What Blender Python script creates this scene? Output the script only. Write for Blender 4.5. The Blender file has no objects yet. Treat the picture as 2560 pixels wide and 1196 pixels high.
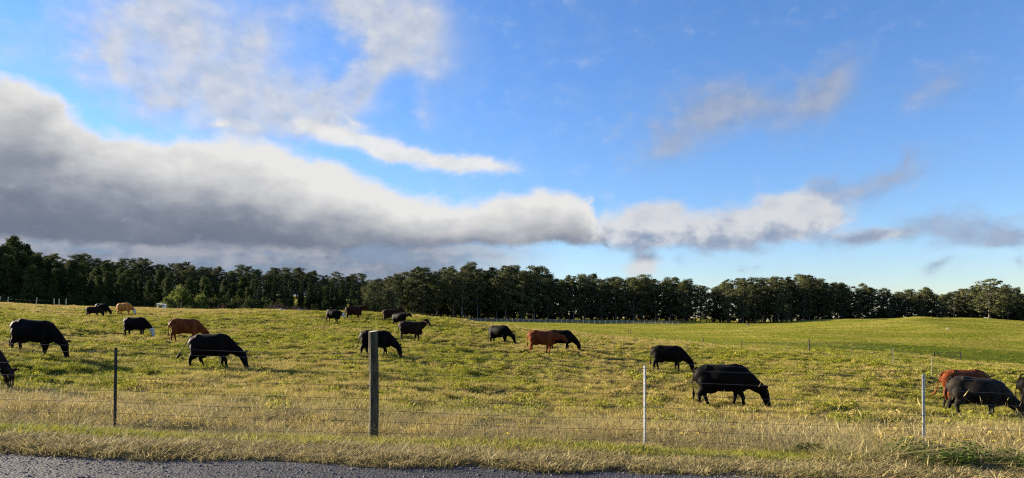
import bpy, bmesh, math, random
import numpy as np
from mathutils import Vector, Matrix, Euler

S = bpy.context.scene
COL = S.collection
R = math.radians

# ------------------------------------------------------------------ camera
cam = bpy.data.cameras.new('camera')
cam.sensor_width = 36.0
cam.lens = 24.6
cam.shift_y = 0.081
cam.clip_start = 0.1
cam.clip_end = 6000
camo = bpy.data.objects.new('camera', cam)
COL.objects.link(camo)
camo.location = (0, 0, 1.5)
camo.rotation_euler = (R(90), 0, 0)
S.camera = camo

# ------------------------------------------------------------------ light
SUN_AZ, SUN_EL = -67.0, 16.5        # degrees: azimuth from +Y towards +X, elevation
sund = Vector((math.sin(R(SUN_AZ)) * math.cos(R(SUN_EL)), math.cos(R(SUN_AZ)) * math.cos(R(SUN_EL)), math.sin(R(SUN_EL))))
sl = bpy.data.lights.new('sun', 'SUN')
sl.energy = 5.0
sl.angle = R(0.5)
sl.color = (1.0, 0.86, 0.66)
so = bpy.data.objects.new('sun', sl)
COL.objects.link(so)
so.rotation_euler = sund.to_track_quat('Z', 'Y').to_euler()
so.location = (-60, 20, 60)

S.view_settings.view_transform = 'Standard'
S.view_settings.look = 'None'
S.view_settings.exposure = 2.0
S.view_settings.gamma = 1.0
S.view_settings.use_curve_mapping = False
S.render.engine = 'CYCLES'
S.cycles.use_denoising = False
S.cycles.filter_width = 1.2
S.cycles.max_bounces = 6
S.cycles.transparent_max_bounces = 6

# ------------------------------------------------------------------ sky (directions in degrees of azimuth and elevation)
WISPS = [ (-25.9, 21.5, 11.07, 9.72, 0, 0.9), (-27.0, 17.9, 9.73, 6.74, 0, 0.8), (-23.5, 16.5, 9.09, 4.96, -20, 0.8), (-19.8, 15.8, 10.2, 3.93, -5, 0.9), (-15.3, 16.6, 8.71, 3.82, 10, 0.9), (-12.6, 18.2, 6.86, 2.95, 40, 0.9), (-10.5, 19.8, 4.18, 2.48, 40, 0.7), (-12.3, 23.9, 11.69, 5.28, 0, 0.95), (-8.5, 22.6, 8.46, 5.34, -30, 0.75), (-6.5, 21.0, 5.69, 3.58, -30, 0.45), (-20.1, 20.5, 4.45, 3.72, 0, 0.55), (-17.7, 18.2, 5.88, 4.12, 0, 0.3), (-5.7, 16.5, 3.21, 3.94, -30, 0.3), (-35.3, 18.0, 3.36, 3.53, 0, 0.25), (-29.5, 18.0, 3.27, 3.76, 0, 0.3), (12.3, 14.4, 6.19, 3.87, 20, 0.75), (15.6, 16.4, 6.68, 4.3, 15, 0.65), (20.1, 16.2, 6.99, 3.38, 0, 0.85), (23.9, 16.4, 5.12, 4.08, 50, 0.75), (24.7, 18.2, 3.57, 2.75, 40, 0.5), (27.0, 10.2, 7.44, 2.05, 18, 0.7), (28.6, 11.9, 3.33, 1.14, 30, 0.5), (23.7, 9.8, 4.22, 1.32, 25, 0.6), (31.4, 16.0, 5.24, 2.46, 10, 0.5), (6.2, 23.5, 3.2, 2.51, 0, 0.15), (31.0, 6.8, 5.83, 1.48, 0, 1.1), (34.7, 6.1, 6.82, 1.54, 0, 1.2), (32.6, 5.5, 7.15, 0.97, 0, 0.3), (31.4, 3.8, 1.47, 1.23, 0, 0.6), (13.5, 5.1, 1.23, 0.84, 0, 0.45), (18.6, 4.1, 1.29, 0.68, 0, 0.4), (19.9, 4.1, 1.15, 0.81, 0, 0.4), (36.1, 4.1, 0.94, 1.4, 0, 0.4), (-0.7, 5.4, 8.64, 1.58, 0, 0.6) ]
PUFFS = [ (-15.0, 14.7, 5.37, 1.67, -15, 0.8), (-11.3, 13.9, 5.89, 1.7, -14, 0.95), (-7.2, 13.2, 7.09, 1.43, -10, 0.9), (-2.6, 12.8, 5.75, 1.22, -2, 0.9), (-12.6, 15.7, 3.09, 0.84, -15, 0.45), (-17.1, 15.1, 1.97, 0.96, 0, 0.4), (10.4, 7.9, 6.27, 2.83, 0, 0.9), (8.1, 7.4, 3.18, 1.85, 0, 0.6), (12.6, 8.3, 4.8, 2.11, 0, 0.6), (16.5, 6.9, 5.96, 2.42, 0, 0.9), (18.9, 7.5, 7.09, 3.07, 5, 1), (21.5, 7.7, 5.92, 3.35, 10, 1), (22.8, 8.4, 3.67, 2.52, 0, 0.8), (26.4, 6.2, 6.93, 1.29, 0, 0.85), (11.9, 6.6, 7.58, 1.27, 0, 0.5), (10.4, 4.7, 2.79, 2.55, 0, 1.0), (-22.4, 14.6, 1.11, 0.8, 0, 0.5) ]

W = bpy.data.worlds.new('World')
S.world = W
W.use_nodes = True
W.cycles.sampling_method = 'NONE'


class NT:
    """little helper to write node trees as expressions"""
    def __init__(s, tree):
        s.t = tree

    def n(s, typ, **kw):
        nd = s.t.nodes.new(typ)
        for k, v in kw.items():
            setattr(nd, k, v)
        return nd

    def put(s, sock, v):
        if isinstance(v, bpy.types.NodeSocket):
            s.t.links.new(v, sock)
        elif isinstance(v, (tuple, list)) and len(v) == 3 and sock.type == 'RGBA':
            sock.default_value = (*v, 1)
        else:
            sock.default_value = v

    def m(s, op, a, b=0.0, c=0.0, clamp=False):
        nd = s.n('ShaderNodeMath', operation=op, use_clamp=clamp)
        s.put(nd.inputs[0], a); s.put(nd.inputs[1], b); s.put(nd.inputs[2], c)
        return nd.outputs[0]

    def vm(s, op, a, b=(0, 0, 0), scale=1.0):
        nd = s.n('ShaderNodeVectorMath', operation=op)
        s.put(nd.inputs[0], a); s.put(nd.inputs[1], b)
        if op == 'SCALE':
            s.put(nd.inputs[3], scale)
        return nd.outputs[1] if op in ('LENGTH', 'DOT_PRODUCT') else nd.outputs[0]

    def xyz(s, v):
        nd = s.n('ShaderNodeSeparateXYZ'); s.put(nd.inputs[0], v)
        return nd.outputs

    def cxyz(s, x, y, z=0.0):
        nd = s.n('ShaderNodeCombineXYZ')
        s.put(nd.inputs[0], x); s.put(nd.inputs[1], y); s.put(nd.inputs[2], z)
        return nd.outputs[0]

    def noise(s, vec, scale, detail=4, rough=0.5, dist=0.0, col=False, dim='3D'):
        nd = s.n('ShaderNodeTexNoise', noise_dimensions=dim)
        s.put(nd.inputs['Vector'], vec)
        nd.inputs['Scale'].default_value = scale
        nd.inputs['Detail'].default_value = detail
        nd.inputs['Roughness'].default_value = rough
        nd.inputs['Distortion'].default_value = dist
        return nd.outputs['Color' if col else 'Fac']

    def ss(s, v, lo, hi, a=0.0, b=1.0):
        nd = s.n('ShaderNodeMapRange', interpolation_type='SMOOTHSTEP')
        s.put(nd.inputs[0], v); s.put(nd.inputs[1], lo); s.put(nd.inputs[2], hi)
        s.put(nd.inputs[3], a); s.put(nd.inputs[4], b)
        return nd.outputs[0]

    def mix(s, f, a, b, typ='MIX'):
        nd = s.n('ShaderNodeMix', data_type='RGBA', blend_type=typ)
        s.put(nd.inputs[0], f); s.put(nd.inputs[6], a); s.put(nd.inputs[7], b)
        return nd.outputs[2]

    def curve(s, v, pts):
        nd = s.n('ShaderNodeFloatCurve')
        c = nd.mapping.curves[0]
        while len(c.points) > 2:
            c.points.remove(c.points[1])
        c.points[0].location = pts[0]
        c.points[1].location = pts[-1]
        for p in pts[1:-1]:
            c.points.new(*p)
        nd.mapping.update()
        s.put(nd.inputs['Value'], v)
        return nd.outputs[0]

    def ramp(s, v, stops):
        nd = s.n('ShaderNodeValToRGB')
        e = nd.color_ramp.elements
        e[0].position = stops[0][0]; e[0].color = (*stops[0][1], 1)
        e[1].position = stops[-1][0]; e[1].color = (*stops[-1][1], 1)
        for p, c in stops[1:-1]:
            q = e.new(p); q.color = (*c, 1)
        s.put(nd.inputs[0], v)
        return nd.outputs[0]


BANK_TOP = [(-120, 4), (-80, 12), (-50, 15), (-38, 15.4), (-35.5, 16.3), (-33, 14.7), (-29.2, 13.4), (-25.4, 13.4), (-21.2, 14.2), (-18.3, 13.7), (-12.3, 12.0), (-7.8, 10.5), (-4.2, 10.2), (0.7, 11.0), (5.2, 10.8), (6.8, 9.6), (7.6, 7.4), (9, 4), (120, 0)]
BANK_BOT = [(-120, 5), (-50, 5.2), (-36.2, 5.5), (-29.2, 5.7), (-21.2, 6.0), (-12.3, 6.1), (-2.6, 6.3), (7.2, 6.4), (12, 6.8), (120, 6.8)]


def cloud_group():
    g = bpy.data.node_groups.new('cloud_field', 'ShaderNodeTree')
    g.interface.new_socket('Vector', in_out='INPUT', socket_type='NodeSocketVector')
    for o in ('Bank', 'Height', 'Puff', 'Wisp'):
        g.interface.new_socket(o, in_out='OUTPUT', socket_type='NodeSocketFloat')
    k = NT(g)
    gi = k.n('NodeGroupInput').outputs[0]
    go = k.n('NodeGroupOutput')
    big = k.noise(gi, 0.16, 2, 0.5, col=True)
    fine = k.noise(k.vm('MULTIPLY', gi, (1, 1.4, 1)), 0.5, 7, 0.59, col=True)
    fs = k.xyz(fine)
    off = k.vm('ADD', k.vm('MULTIPLY', k.vm('SUBTRACT', big, (.5, .5, .5)), (5.5, 3.0, 0)),
               k.vm('MULTIPLY', k.vm('SUBTRACT', fine, (.5, .5, .5)), (3.2, 2.0, 0)))
    p = k.vm('ADD', gi, off)
    p2 = k.vm('ADD', gi, k.vm('SCALE', off, scale=0.55))

    def blobs(vec, lst):
        acc = 0.0
        for az, el, a, b, rot, w in lst:
            mp = k.n('ShaderNodeMapping', vector_type='TEXTURE')
            k.put(mp.inputs[0], vec)
            mp.inputs[1].default_value = (az, el, 0)
            mp.inputs[2].default_value = (0, 0, R(rot))
            mp.inputs[3].default_value = (a, b, 1000)
            gr = k.n('ShaderNodeTexGradient', gradient_type='QUADRATIC_SPHERE')
            k.put(gr.inputs[0], mp.outputs[0])
            acc = k.m('MULTIPLY_ADD', gr.outputs[1], w, acc)
        return acc
    # the long bank
    ax, ay, _ = k.xyz(p2)
    x = k.m('DIVIDE', k.m('ADD', ax, 120), 240)
    nrm = lambda t: [((a + 120) / 240, e / 20) for a, e in t]
    top = k.m('MULTIPLY', k.curve(x, nrm(BANK_TOP)), 20)
    bot = k.m('MULTIPLY', k.curve(x, nrm(BANK_BOT)), 20)
    up = k.m('SUBTRACT', top, ay)
    dn = k.m('SUBTRACT', ay, bot)
    bank = k.m('MINIMUM', k.m('DIVIDE', up, 1.9), k.m('DIVIDE', k.m('ADD', dn, 0.35), 1.0))
    bank = k.m('ADD', bank, k.m('MULTIPLY', k.m('SUBTRACT', fs[2], .5), 0.9))
    hgt = k.m('DIVIDE', dn, k.m('MAXIMUM', k.m('SUBTRACT', top, bot), 1.2))
    puff = k.m('ADD', k.m('MULTIPLY', blobs(p2, PUFFS), 1.05), k.m('MULTIPLY', k.m('SUBTRACT', fs[2], .5), 0.8))
    wisp = k.m('ADD', blobs(p, WISPS), k.m('MULTIPLY', k.m('SUBTRACT', fs[0], .5), 0.55))
    # the rest of the sky round about carries the same loose cloud
    gx, gy, _ = k.xyz(gi)
    away = k.m('MAXIMUM', k.ss(k.m('ABSOLUTE', gx), 42, 60), k.ss(gy, 28, 40))
    loose = k.m('MULTIPLY', away, k.ss(k.noise(gi, 0.05, 5, 0.55), 0.46, 0.75, 0.0, 0.9))
    wisp = k.m('ADD', wisp, loose)
    g.interface.new_socket('Grain', in_out='OUTPUT', socket_type='NodeSocketFloat')
    for i, o in enumerate((bank, hgt, puff, wisp, fs[0])):
        k.put(go.inputs[i], o)
    return g


def build_world():
    k = NT(W.node_tree)
    W.node_tree.nodes.clear()
    out = k.n('ShaderNodeOutputWorld')
    tc = k.n('ShaderNodeTexCoord')
    d = k.vm('NORMALIZE', tc.outputs['Generated'])
    dx, dy, dz = k.xyz(d)
    az = k.m('MULTIPLY', k.m('ARCTAN2', dx, dy), 180 / math.pi)
    el = k.m('MULTIPLY', k.m('ARCSINE', dz), 180 / math.pi)
    pos = k.cxyz(az, el, 3.7)
    sky = k.n('ShaderNodeTexSky', sky_type='NISHITA')
    sky.sun_disc = False
    sky.sun_elevation = R(SUN_EL)
    sky.sun_rotation = R(SUN_AZ)
    sky.altitude = 0
    sky.air_density = 1.15
    sky.dust_density = 0.0
    sky.ozone_density = 3.5
    hs = k.n('ShaderNodeHueSaturation')
    hs.inputs['Saturation'].default_value = 1.10
    k.put(hs.inputs['Color'], sky.outputs[0])
    bg = k.n('ShaderNodeBackground')
    bg.inputs[1].default_value = 0.05
    k.put(bg.inputs[0], k.mix(1.0, hs.outputs[0], (0.86, 0.905, 1.15), 'MULTIPLY'))
    def field(v):
        nd = k.n('ShaderNodeGroup'); nd.node_tree = cloud_group()
        k.put(nd.inputs[0], v)
        return nd.outputs
    A = field(pos)
    # the same grain a little towards the sun: where it thins, that side is lit
    B = k.xyz(k.noise(k.vm('MULTIPLY', k.vm('ADD', pos, (-0.8, 0.7, 0.0)), (1, 1.4, 1)), 0.5, 4, 0.56, col=True))
    relief = k.m('SUBTRACT', A[4], B[0])
    soft = k.noise(k.vm('MULTIPLY', pos, (0.55, 1.5, 1)), 0.17, 5, 0.52)
    h = k.m('ADD', A[1], k.m('MULTIPLY', k.m('SUBTRACT', soft, .5), 0.75))
    # the bank is thinner and paler towards its far end
    thick = k.ss(az, -38, -6, 0.02, 0.38)
    hb = k.m('ADD', k.m('ADD', h, thick), k.m('MULTIPLY', relief, 0.22))
    col_b = k.ramp(hb, [(0.0, (.27, .31, .40)), (0.13, (.165, .195, .262)), (0.30, (.190, .220, .288)), (0.46, (.275, .305, .37)), (0.62, (.43, .45, .49)), (0.80, (.61, .615, .625)), (1.0, (.80, .795, .78))])
    lp = k.m('ADD', k.m('MAXIMUM', k.ss(k.m('ADD', el, k.m('MULTIPLY', relief, 3.0)), 5.9, 7.8, .12, .95), k.ss(el, 5.4, 4.6)), k.m('MULTIPLY', relief, 0.7), clamp=True)
    col_p = k.mix(k.m('MULTIPLY', lp, k.ss(az, 4, 10, 1.0, 0.72)), (.29, .35, .48), (.84, .83, .81))
    lw = k.m('ADD', 0.6, k.m('MULTIPLY', relief, 1.6), clamp=True)
    side = k.ss(az, 0, 14)
    col_w = k.mix(side, k.mix(lw, (.42, .50, .65), (.70, .705, .73)), k.mix(lw, (.24, .34, .53), (.40, .45, .57)))
    ab = k.ss(A[0], -0.10, 0.60)
    ap = k.ss(A[2], 0.02, 0.66, 0.0, 0.95)
    holes = k.ss(k.noise(k.vm('ADD', pos, (31, 7, 0)), 0.26, 6, 0.56), .30, .58, .68, 1.0)
    aw = k.m('MULTIPLY', k.ss(A[3], -0.08, 0.82, 0.0, 0.90), holes)
    # pale layer under the bank, low on the left
    ln = k.noise(k.vm('MULTIPLY', pos, (.45, 1.5, 1)), 0.42, 6, .62)
    low = k.m('MULTIPLY', k.ss(az, 6, -8), k.m('MULTIPLY', k.ss(el, 8.0, 6.0), k.ss(ln, 0.30, 0.60, 0.86, 1.0)))
    col_l = k.mix(k.ss(k.m('ADD', ln, k.m('MULTIPLY', relief, .5)), .35, .68), (.19, .23, .33), (.38, .40, .46))

    def bgn(c):
        nd = k.n('ShaderNodeBackground'); k.put(nd.inputs[0], c)
        nd.inputs[1].default_value = 0.255
        return nd.outputs[0]

    def over(f, a, b):
        nd = k.n('ShaderNodeMixShader')
        k.put(nd.inputs[0], f); k.put(nd.inputs[1], a); k.put(nd.inputs[2], b)
        return nd.outputs[0]
    s = over(aw, bg.outputs[0], bgn(col_w))
    s = over(low, s, bgn(col_l))
    s = over(ab, s, bgn(col_b))
    s = over(ap, s, bgn(col_p))
    k.put(out.inputs[0], s)


build_world()

# ------------------------------------------------------------------ helpers
rng = np.random.default_rng(7)
random.seed(11)


def tag(o, label=None, cat=None, group=None, kind=None):
    for k_, v_ in (('label', label), ('category', cat), ('group', group), ('kind', kind)):
        if v_:
            o[k_] = v_
    return o


def mesh_of(name, verts, faces, mats=(), smooth=False, mat_idx=None):
    me = bpy.data.meshes.new(name)
    me.from_pydata([tuple(v) for v in verts], [], [tuple(f) for f in faces])
    for m_ in mats:
        me.materials.append(m_)
    if mat_idx is not None:
        me.polygons.foreach_set('material_index', np.asarray(mat_idx, dtype=np.int32))
    if smooth:
        me.polygons.foreach_set('use_smooth', np.ones(len(me.polygons), dtype=bool))
    me.update()
    return me


def fast_mesh(name, V, F, mats=(), smooth=False):
    """V (n,3) array, F (m,k) array of equal-sized faces"""
    me = bpy.data.meshes.new(name)
    V = np.asarray(V, dtype=np.float32); F = np.asarray(F, dtype=np.int32)
    k_ = F.shape[1]
    me.vertices.add(len(V)); me.vertices.foreach_set('co', V.ravel())
    me.loops.add(F.size); me.loops.foreach_set('vertex_index', F.ravel())
    me.polygons.add(len(F))
    me.polygons.foreach_set('loop_start', np.arange(0, F.size, k_, dtype=np.int32))
    me.polygons.foreach_set('loop_total', np.full(len(F), k_, dtype=np.int32))
    if smooth:
        me.polygons.foreach_set('use_smooth', np.ones(len(F), dtype=bool))
    for m_ in mats:
        me.materials.append(m_)
    me.update(calc_edges=True)
    return me


def obj(name, me, parent=None, loc=(0, 0, 0), rot=(0, 0, 0), scale=(1, 1, 1)):
    o = bpy.data.objects.new(name, me)
    COL.objects.link(o)
    o.location = loc; o.rotation_euler = rot; o.scale = scale
    if parent:
        o.parent = parent
    return o


def vnoise(x, y, scale, seed=0):
    """smooth value noise in -1..1"""
    x = np.asarray(x, float) / scale + 1000.3 + seed * 17.13
    y = np.asarray(y, float) / scale + 1000.7 + seed * 9.71
    xi = np.floor(x).astype(np.int64); yi = np.floor(y).astype(np.int64)
    fx = x - xi; fy = y - yi
    fx = fx * fx * fx * (fx * (fx * 6 - 15) + 10); fy = fy * fy * fy * (fy * (fy * 6 - 15) + 10)

    def h(a, b):
        n_ = (a * 374761393 + b * 668265263 + seed * 1442695041) & 0x7fffffff
        n_ = ((n_ ^ (n_ >> 13)) * 1274126177) & 0x7fffffff
        return ((n_ ^ (n_ >> 16)) & 0xffff) / 32767.5 - 1
    return (h(xi, yi) * (1 - fx) + h(xi + 1, yi) * fx) * (1 - fy) + (h(xi, yi + 1) * (1 - fx) + h(xi + 1, yi + 1) * fx) * fy


def sstep(v, a, b):
    t = np.clip((np.asarray(v, float) - a) / (b - a), 0, 1)
    return t * t * (3 - 2 * t)


# ------------------------------------------------------------------ terrain
SURVEY = [(-20.2, 30, 0.11), (-15.1, 21, -0.46), (-12.9, 30.5, -0.50), (-27.5, 51.5, 0.59), (-21.9, 47, 0.26), (-44.9, 81, 2.38), (-47.1, 80, 2.05), (-19.1, 76, 1.54), (-12.8, 76, 1.46), (-7.3, 52, 0.19), (-7.2, 39, -0.26), (-1.0, 56, -0.2), (2.1, 49, -0.49), (3.9, 52, -0.55), (9.1, 41, -1.36), (7.8, 25.4, -1.58), (18.1, 27, -2.28), (-84.1, 115, 4.59), (-58.8, 105, 3.72), (-36.6, 100, 3.33), (-20.0, 92, 2.92), (-11.2, 85, 2.33), (-5.9, 80, 1.73), (0.0, 82, 0.98), (5.5, 80, 0.36), (14.7, 95, -0.51), (25.1, 100, -1.41), (27.4, 65, -1.29), (29.5, 52, -1.53), (32.2, 44, -1.49), (58.5, 80, -6.5), (95.1, 130, -5.93), (120.7, 165, -5.57), (146.3, 200, -3.64), (175.5, 240, 0.13), (212.1, 290, 2.83), (151.5, 260, 3.58), (192.3, 330, 1.88), (42.5, 75, -4.6), (68.0, 120, -4.33), (90.7, 160, -3.99), (113.4, 200, -2.5), (133.2, 235, 0.16), (38.0, 90, -3.4), (54.9, 130, -2.96), (76.0, 180, -2.1), (101.3, 240, -0.56), (135.1, 320, 1.68), (31.4, 125, -2.71), (40.2, 160, -2.16), (57.8, 230, -1.13), (80.5, 320, 0.22), (93.0, 370, 2.77), (15.1, 120, -1.31), (25.1, 200, -1.01), (39.0, 310, 0.44), (46.5, 370, 3.19), (0.0, 110, 0.05), (0.0, 200, 0.13), (0.0, 310, 1.15), (0.0, 370, 2.77), (-15.1, 115, 1.63), (-26.3, 200, 1.5), (-43.4, 330, 2.44), (-51.2, 140, 3.1), (-76.8, 210, 4.14), (-120.7, 330, 9.04), (-109.7, 150, 4.33), (-153.6, 210, 5.94), (-219.4, 300, 10.07),
          # roadside
          (-14, 12, 0.05), (-7, 12, -0.12), (0, 12, -0.32), (7, 12, -0.55), (14, 12, -0.75), (-9, 16, -0.35), (0, 16, -0.70), (9, 16, -1.12), (0, 22, -1.14),
          # the wooded ridge and the country beyond
          (-360, 480, 29), (-280, 470, 26), (-200, 460, 21), (-120, 450, 16), (-60, 460, 9), (0, 480, 4.5), (120, 480, 3), (240, 470, 2), (-450, 900, 38), (-150, 900, 24), (150, 900, 2), (500, 900, -6), (-900, 2200, 40), (0, 2200, 5), (1200, 2200, -20)]
_P = np.array(SURVEY, float)


def _uv(x, y):
    r_ = np.hypot(x, y)
    return np.clip(np.arctan2(x, y), -0.78, 0.78) * 4.0, np.log(np.maximum(r_, 9.0)) * 1.6


_cu, _cv = _uv(_P[:, 0], _P[:, 1])


def _kern(d):
    return d * np.sqrt(d + 1e-9) * 0.6 + d * 0.4        # between linear and cubic: smooth, no ringing


_n = len(_P)
_A = np.zeros((_n + 3, _n + 3))
_A[:_n, :_n] = _kern(np.hypot(_cu[:, None] - _cu, _cv[:, None] - _cv)) + np.eye(_n) * -0.01
_A[:_n, _n:] = np.c_[np.ones(_n), _cu, _cv]
_A[_n:, :_n] = _A[:_n, _n:].T
_W = np.linalg.solve(_A, np.r_[_P[:, 2], 0, 0, 0])


def terrain(x, y, rough=True):
    x = np.atleast_1d(np.asarray(x, float)); y = np.atleast_1d(np.asarray(y, float))
    ys = np.maximum(y, 9.0)
    u, v = _uv(x, ys)
    far = np.empty(len(x))
    for i in range(0, len(x), 20000):
        j = slice(i, i + 20000)
        far[j] = _kern(np.hypot(u[j, None] - _cu, v[j, None] - _cv)) @ _W[:_n] + _W[_n] + _W[_n + 1] * u[j] + _W[_n + 2] * v[j]
    r_ = np.hypot(x, y)
    # road shoulder: a plane falling gently to the right, then a shallow ditch under the fence
    near = -0.031 * np.clip(x, -120, 120) - 0.22 * sstep(y, 7.3, 10.0) - 0.012
    z = near + (far - near) * sstep(y, 10.0, 16.0)
    if rough:
        k_ = sstep(y, 8.0, 12.0)
        lump = np.abs(vnoise(x, y, 1.2, 3)) * 0.20 + vnoise(x, y, 3.4, 4) * 0.08 + vnoise(x, y, 0.45, 5) * 0.025
        z = z + k_ * lump * np.clip(70 / np.maximum(r_, 30), 0.35, 1) - k_ * 0.12 + k_ * vnoise(x, y, 14, 6) * 0.10
        z = z + sstep(r_, 100, 220) * (vnoise(x, y, 45, 8) * (0.35 + 1.3 * sstep(x, 40, 140)) + vnoise(x, y, 18, 9) * 0.15 + sstep(x, 50, 90) * sstep(y, 330, 260) * vnoise(x, y, 24, 10) * 0.45)
        z = z + (1 - k_) * sstep(y, 7.25, 7.6) * (vnoise(x, y, 0.35, 12) * 0.02 + 0.01)
    return z


def tz(x, y):
    return float(terrain([x], [y])[0])


# ------------------------------------------------------------------ materials
def material(name, rough=0.9):
    m_ = bpy.data.materials.new(name)
    m_.use_nodes = True
    k_ = NT(m_.node_tree)
    b = m_.node_tree.nodes['Principled BSDF']
    b.inputs['Roughness'].default_value = rough
    b.inputs['Specular IOR Level'].default_value = 0.25
    return m_, k_, b


def bump(k_, b, h, strength=0.5, dist=0.05):
    nd = k_.n('ShaderNodeBump')
    nd.inputs['Strength'].default_value = strength
    nd.inputs['Distance'].default_value = dist
    k_.put(nd.inputs['Height'], h)
    k_.put(b.inputs['Normal'], nd.outputs[0])


def ground_mat():
    m_, k, b = material('pasture_soil', 0.95)
    b.inputs['Specular IOR Level'].default_value = 0.0
    g = k.n('ShaderNodeNewGeometry')
    p = g.outputs['Position']
    x, y, z = k.xyz(p)
    n1 = k.noise(p, 0.035, 4, 0.55)
    n2 = k.noise(p, 0.35, 6, 0.65)
    n3 = k.noise(p, 2.5, 5, 0.7)
    green = k.mix(n2, (.030, .042, .009), (.085, .095, .020))
    dry = k.mix(n3, (.060, .047, .020), (.15, .12, .045))
    f = k.ss(k.m('ADD', k.m('MULTIPLY', n1, 0.6), k.m('MULTIPLY', n2, 0.4)), 0.44, 0.60)
    c = k.mix(f, green, dry)
    # the grazed land beyond the side fence is greener
    far = k.ss(y, 95, 150)
    gfar = k.mix(k.ss(k.noise(k.vm('MULTIPLY', p, (.6, 1.6, 1)), 0.06, 6, 0.6), .4, .62), (.165, .175, .016), (.31, .255, .05))
    gfar = k.mix(k.m('MULTIPLY', k.noise(p, 0.9, 5, 0.75), 0.65), gfar, (.07, .085, .02))
    c = k.mix(far, c, gfar)
    # lush greener grass in the hollow, its shadow band also darkened in the colour
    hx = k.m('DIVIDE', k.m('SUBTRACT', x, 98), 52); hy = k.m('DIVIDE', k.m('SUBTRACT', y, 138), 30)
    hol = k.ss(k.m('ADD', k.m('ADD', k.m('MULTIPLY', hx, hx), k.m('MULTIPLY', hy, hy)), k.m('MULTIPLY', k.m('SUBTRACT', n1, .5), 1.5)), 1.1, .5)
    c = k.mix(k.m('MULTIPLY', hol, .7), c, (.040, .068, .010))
    near = k.ss(y, 12, 9)
    c = k.mix(k.m('MULTIPLY', near, .7), c, k.mix(n3, (.12, .09, .045), (.24, .19, .09)))
    k.put(b.inputs['Base Color'], c)
    bump(k, b, k.m('ADD', k.m('ADD', n3, k.m('MULTIPLY', k.noise(p, 9, 4, .7), .4)), k.m('MULTIPLY', k.m('MULTIPLY', far, 4.0), k.noise(p, .55, 5, .65))), 1.0, 0.14)
    return m_


def grass_mat(name, c_lo, c_hi, dry_lo, dry_hi, trans=0.45):
    """blade colour from the tuft's own dryness (instance attribute) and height along the blade"""
    m_, k, b = material(name, 0.7)
    b.inputs['Specular IOR Level'].default_value = 0.10
    at = k.n('ShaderNodeAttribute', attribute_type='INSTANCER', attribute_name='dry')
    av = k.n('ShaderNodeAttribute', attribute_type='GEOMETRY', attribute_name='tip')
    oi = k.n('ShaderNodeObjectInfo')
    dry = at.outputs['Fac']
    tip = av.outputs['Fac']
    rnd = oi.outputs['Random']
    green = k.mix(rnd, c_lo, c_hi)
    straw = k.mix(rnd, dry_lo, dry_hi)
    f = k.ss(k.m('ADD', dry, k.m('MULTIPLY', k.m('SUBTRACT', tip, .5), .35)), 0.25, 0.75)
    c = k.mix(f, green, straw)
    k.put(b.inputs['Base Color'], c)
    tr = k.n('ShaderNodeBsdfTranslucent')
    k.put(tr.inputs[0], c)
    mx = k.n('ShaderNodeMixShader')
    mx.inputs[0].default_value = trans
    k.put(mx.inputs[1], b.outputs[0]); k.put(mx.inputs[2], tr.outputs[0])
    k.put(m_.node_tree.nodes['Material Output'].inputs[0], mx.outputs[0])
    return m_


def leaf_mat(name, lo, hi, trans=0.25):
    m_, k, b = material(name, 0.8)
    b.inputs['Specular IOR Level'].default_value = 0.04
    oi = k.n('ShaderNodeObjectInfo')
    g = k.n('ShaderNodeNewGeometry')
    n = k.noise(g.outputs['Position'], 0.22, 4, 0.6)
    c = k.mix(k.m('MULTIPLY_ADD', oi.outputs['Random'], 0.5, k.m('MULTIPLY', k.ss(n, .35, .65), .5)), lo, hi)
    k.put(b.inputs['Base Color'], c)
    tr = k.n('ShaderNodeBsdfTranslucent'); k.put(tr.inputs[0], c)
    mx = k.n('ShaderNodeMixShader'); mx.inputs[0].default_value = trans
    k.put(mx.inputs[1], b.outputs[0]); k.put(mx.inputs[2], tr.outputs[0])
    k.put(m_.node_tree.nodes['Material Output'].inputs[0], mx.outputs[0])
    return m_


def plain_mat(name, lo, hi, scale=8.0, rough=0.8, stretch=(1, 1, 1), bmp=0.0, metal=0.0):
    m_, k, b = material(name, rough)
    tc = k.n('ShaderNodeTexCoord')
    v = k.vm('MULTIPLY', tc.outputs['Object'], stretch)
    n = k.noise(v, scale, 6, 0.65)
    k.put(b.inputs['Base Color'], k.mix(k.ss(n, .3, .7), lo, hi))
    b.inputs['Metallic'].default_value = metal
    if bmp:
        bump(k, b, n, bmp, 0.01)
    return m_


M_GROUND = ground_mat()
M_GRASS = grass_mat('pasture_grass', (.135, .158, .012), (.315, .300, .034), (.27, .21, .06), (.45, .355, .12), 0.32)
M_TALL = grass_mat('tall_dry_grass', (.07, .09, .018), (.16, .155, .035), (.20, .16, .066), (.37, .305, .15), 0.30)
M_WEED = leaf_mat('weed_leaf', (.035, .065, .012), (.11, .15, .03), 0.3)
M_EUC = leaf_mat('eucalyptus_leaf', (.040, .050, .020), (.115, .118, .048), 0.2)
M_BROAD = leaf_mat('broad_leaf', (.020, .032, .010), (.075, .088, .024), 0.2)
M_CON = leaf_mat('conifer_needle', (.014, .024, .010), (.035, .048, .018), 0.1)
M_BARK = plain_mat('pale_bark', (.05, .043, .033), (.17, .15, .125), 0.9, 0.9, (1, 1, .25))
M_BARKD = plain_mat('dark_bark', (.03, .025, .02), (.09, .075, .06), 1.2, 0.95, (1, 1, .3))

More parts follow.
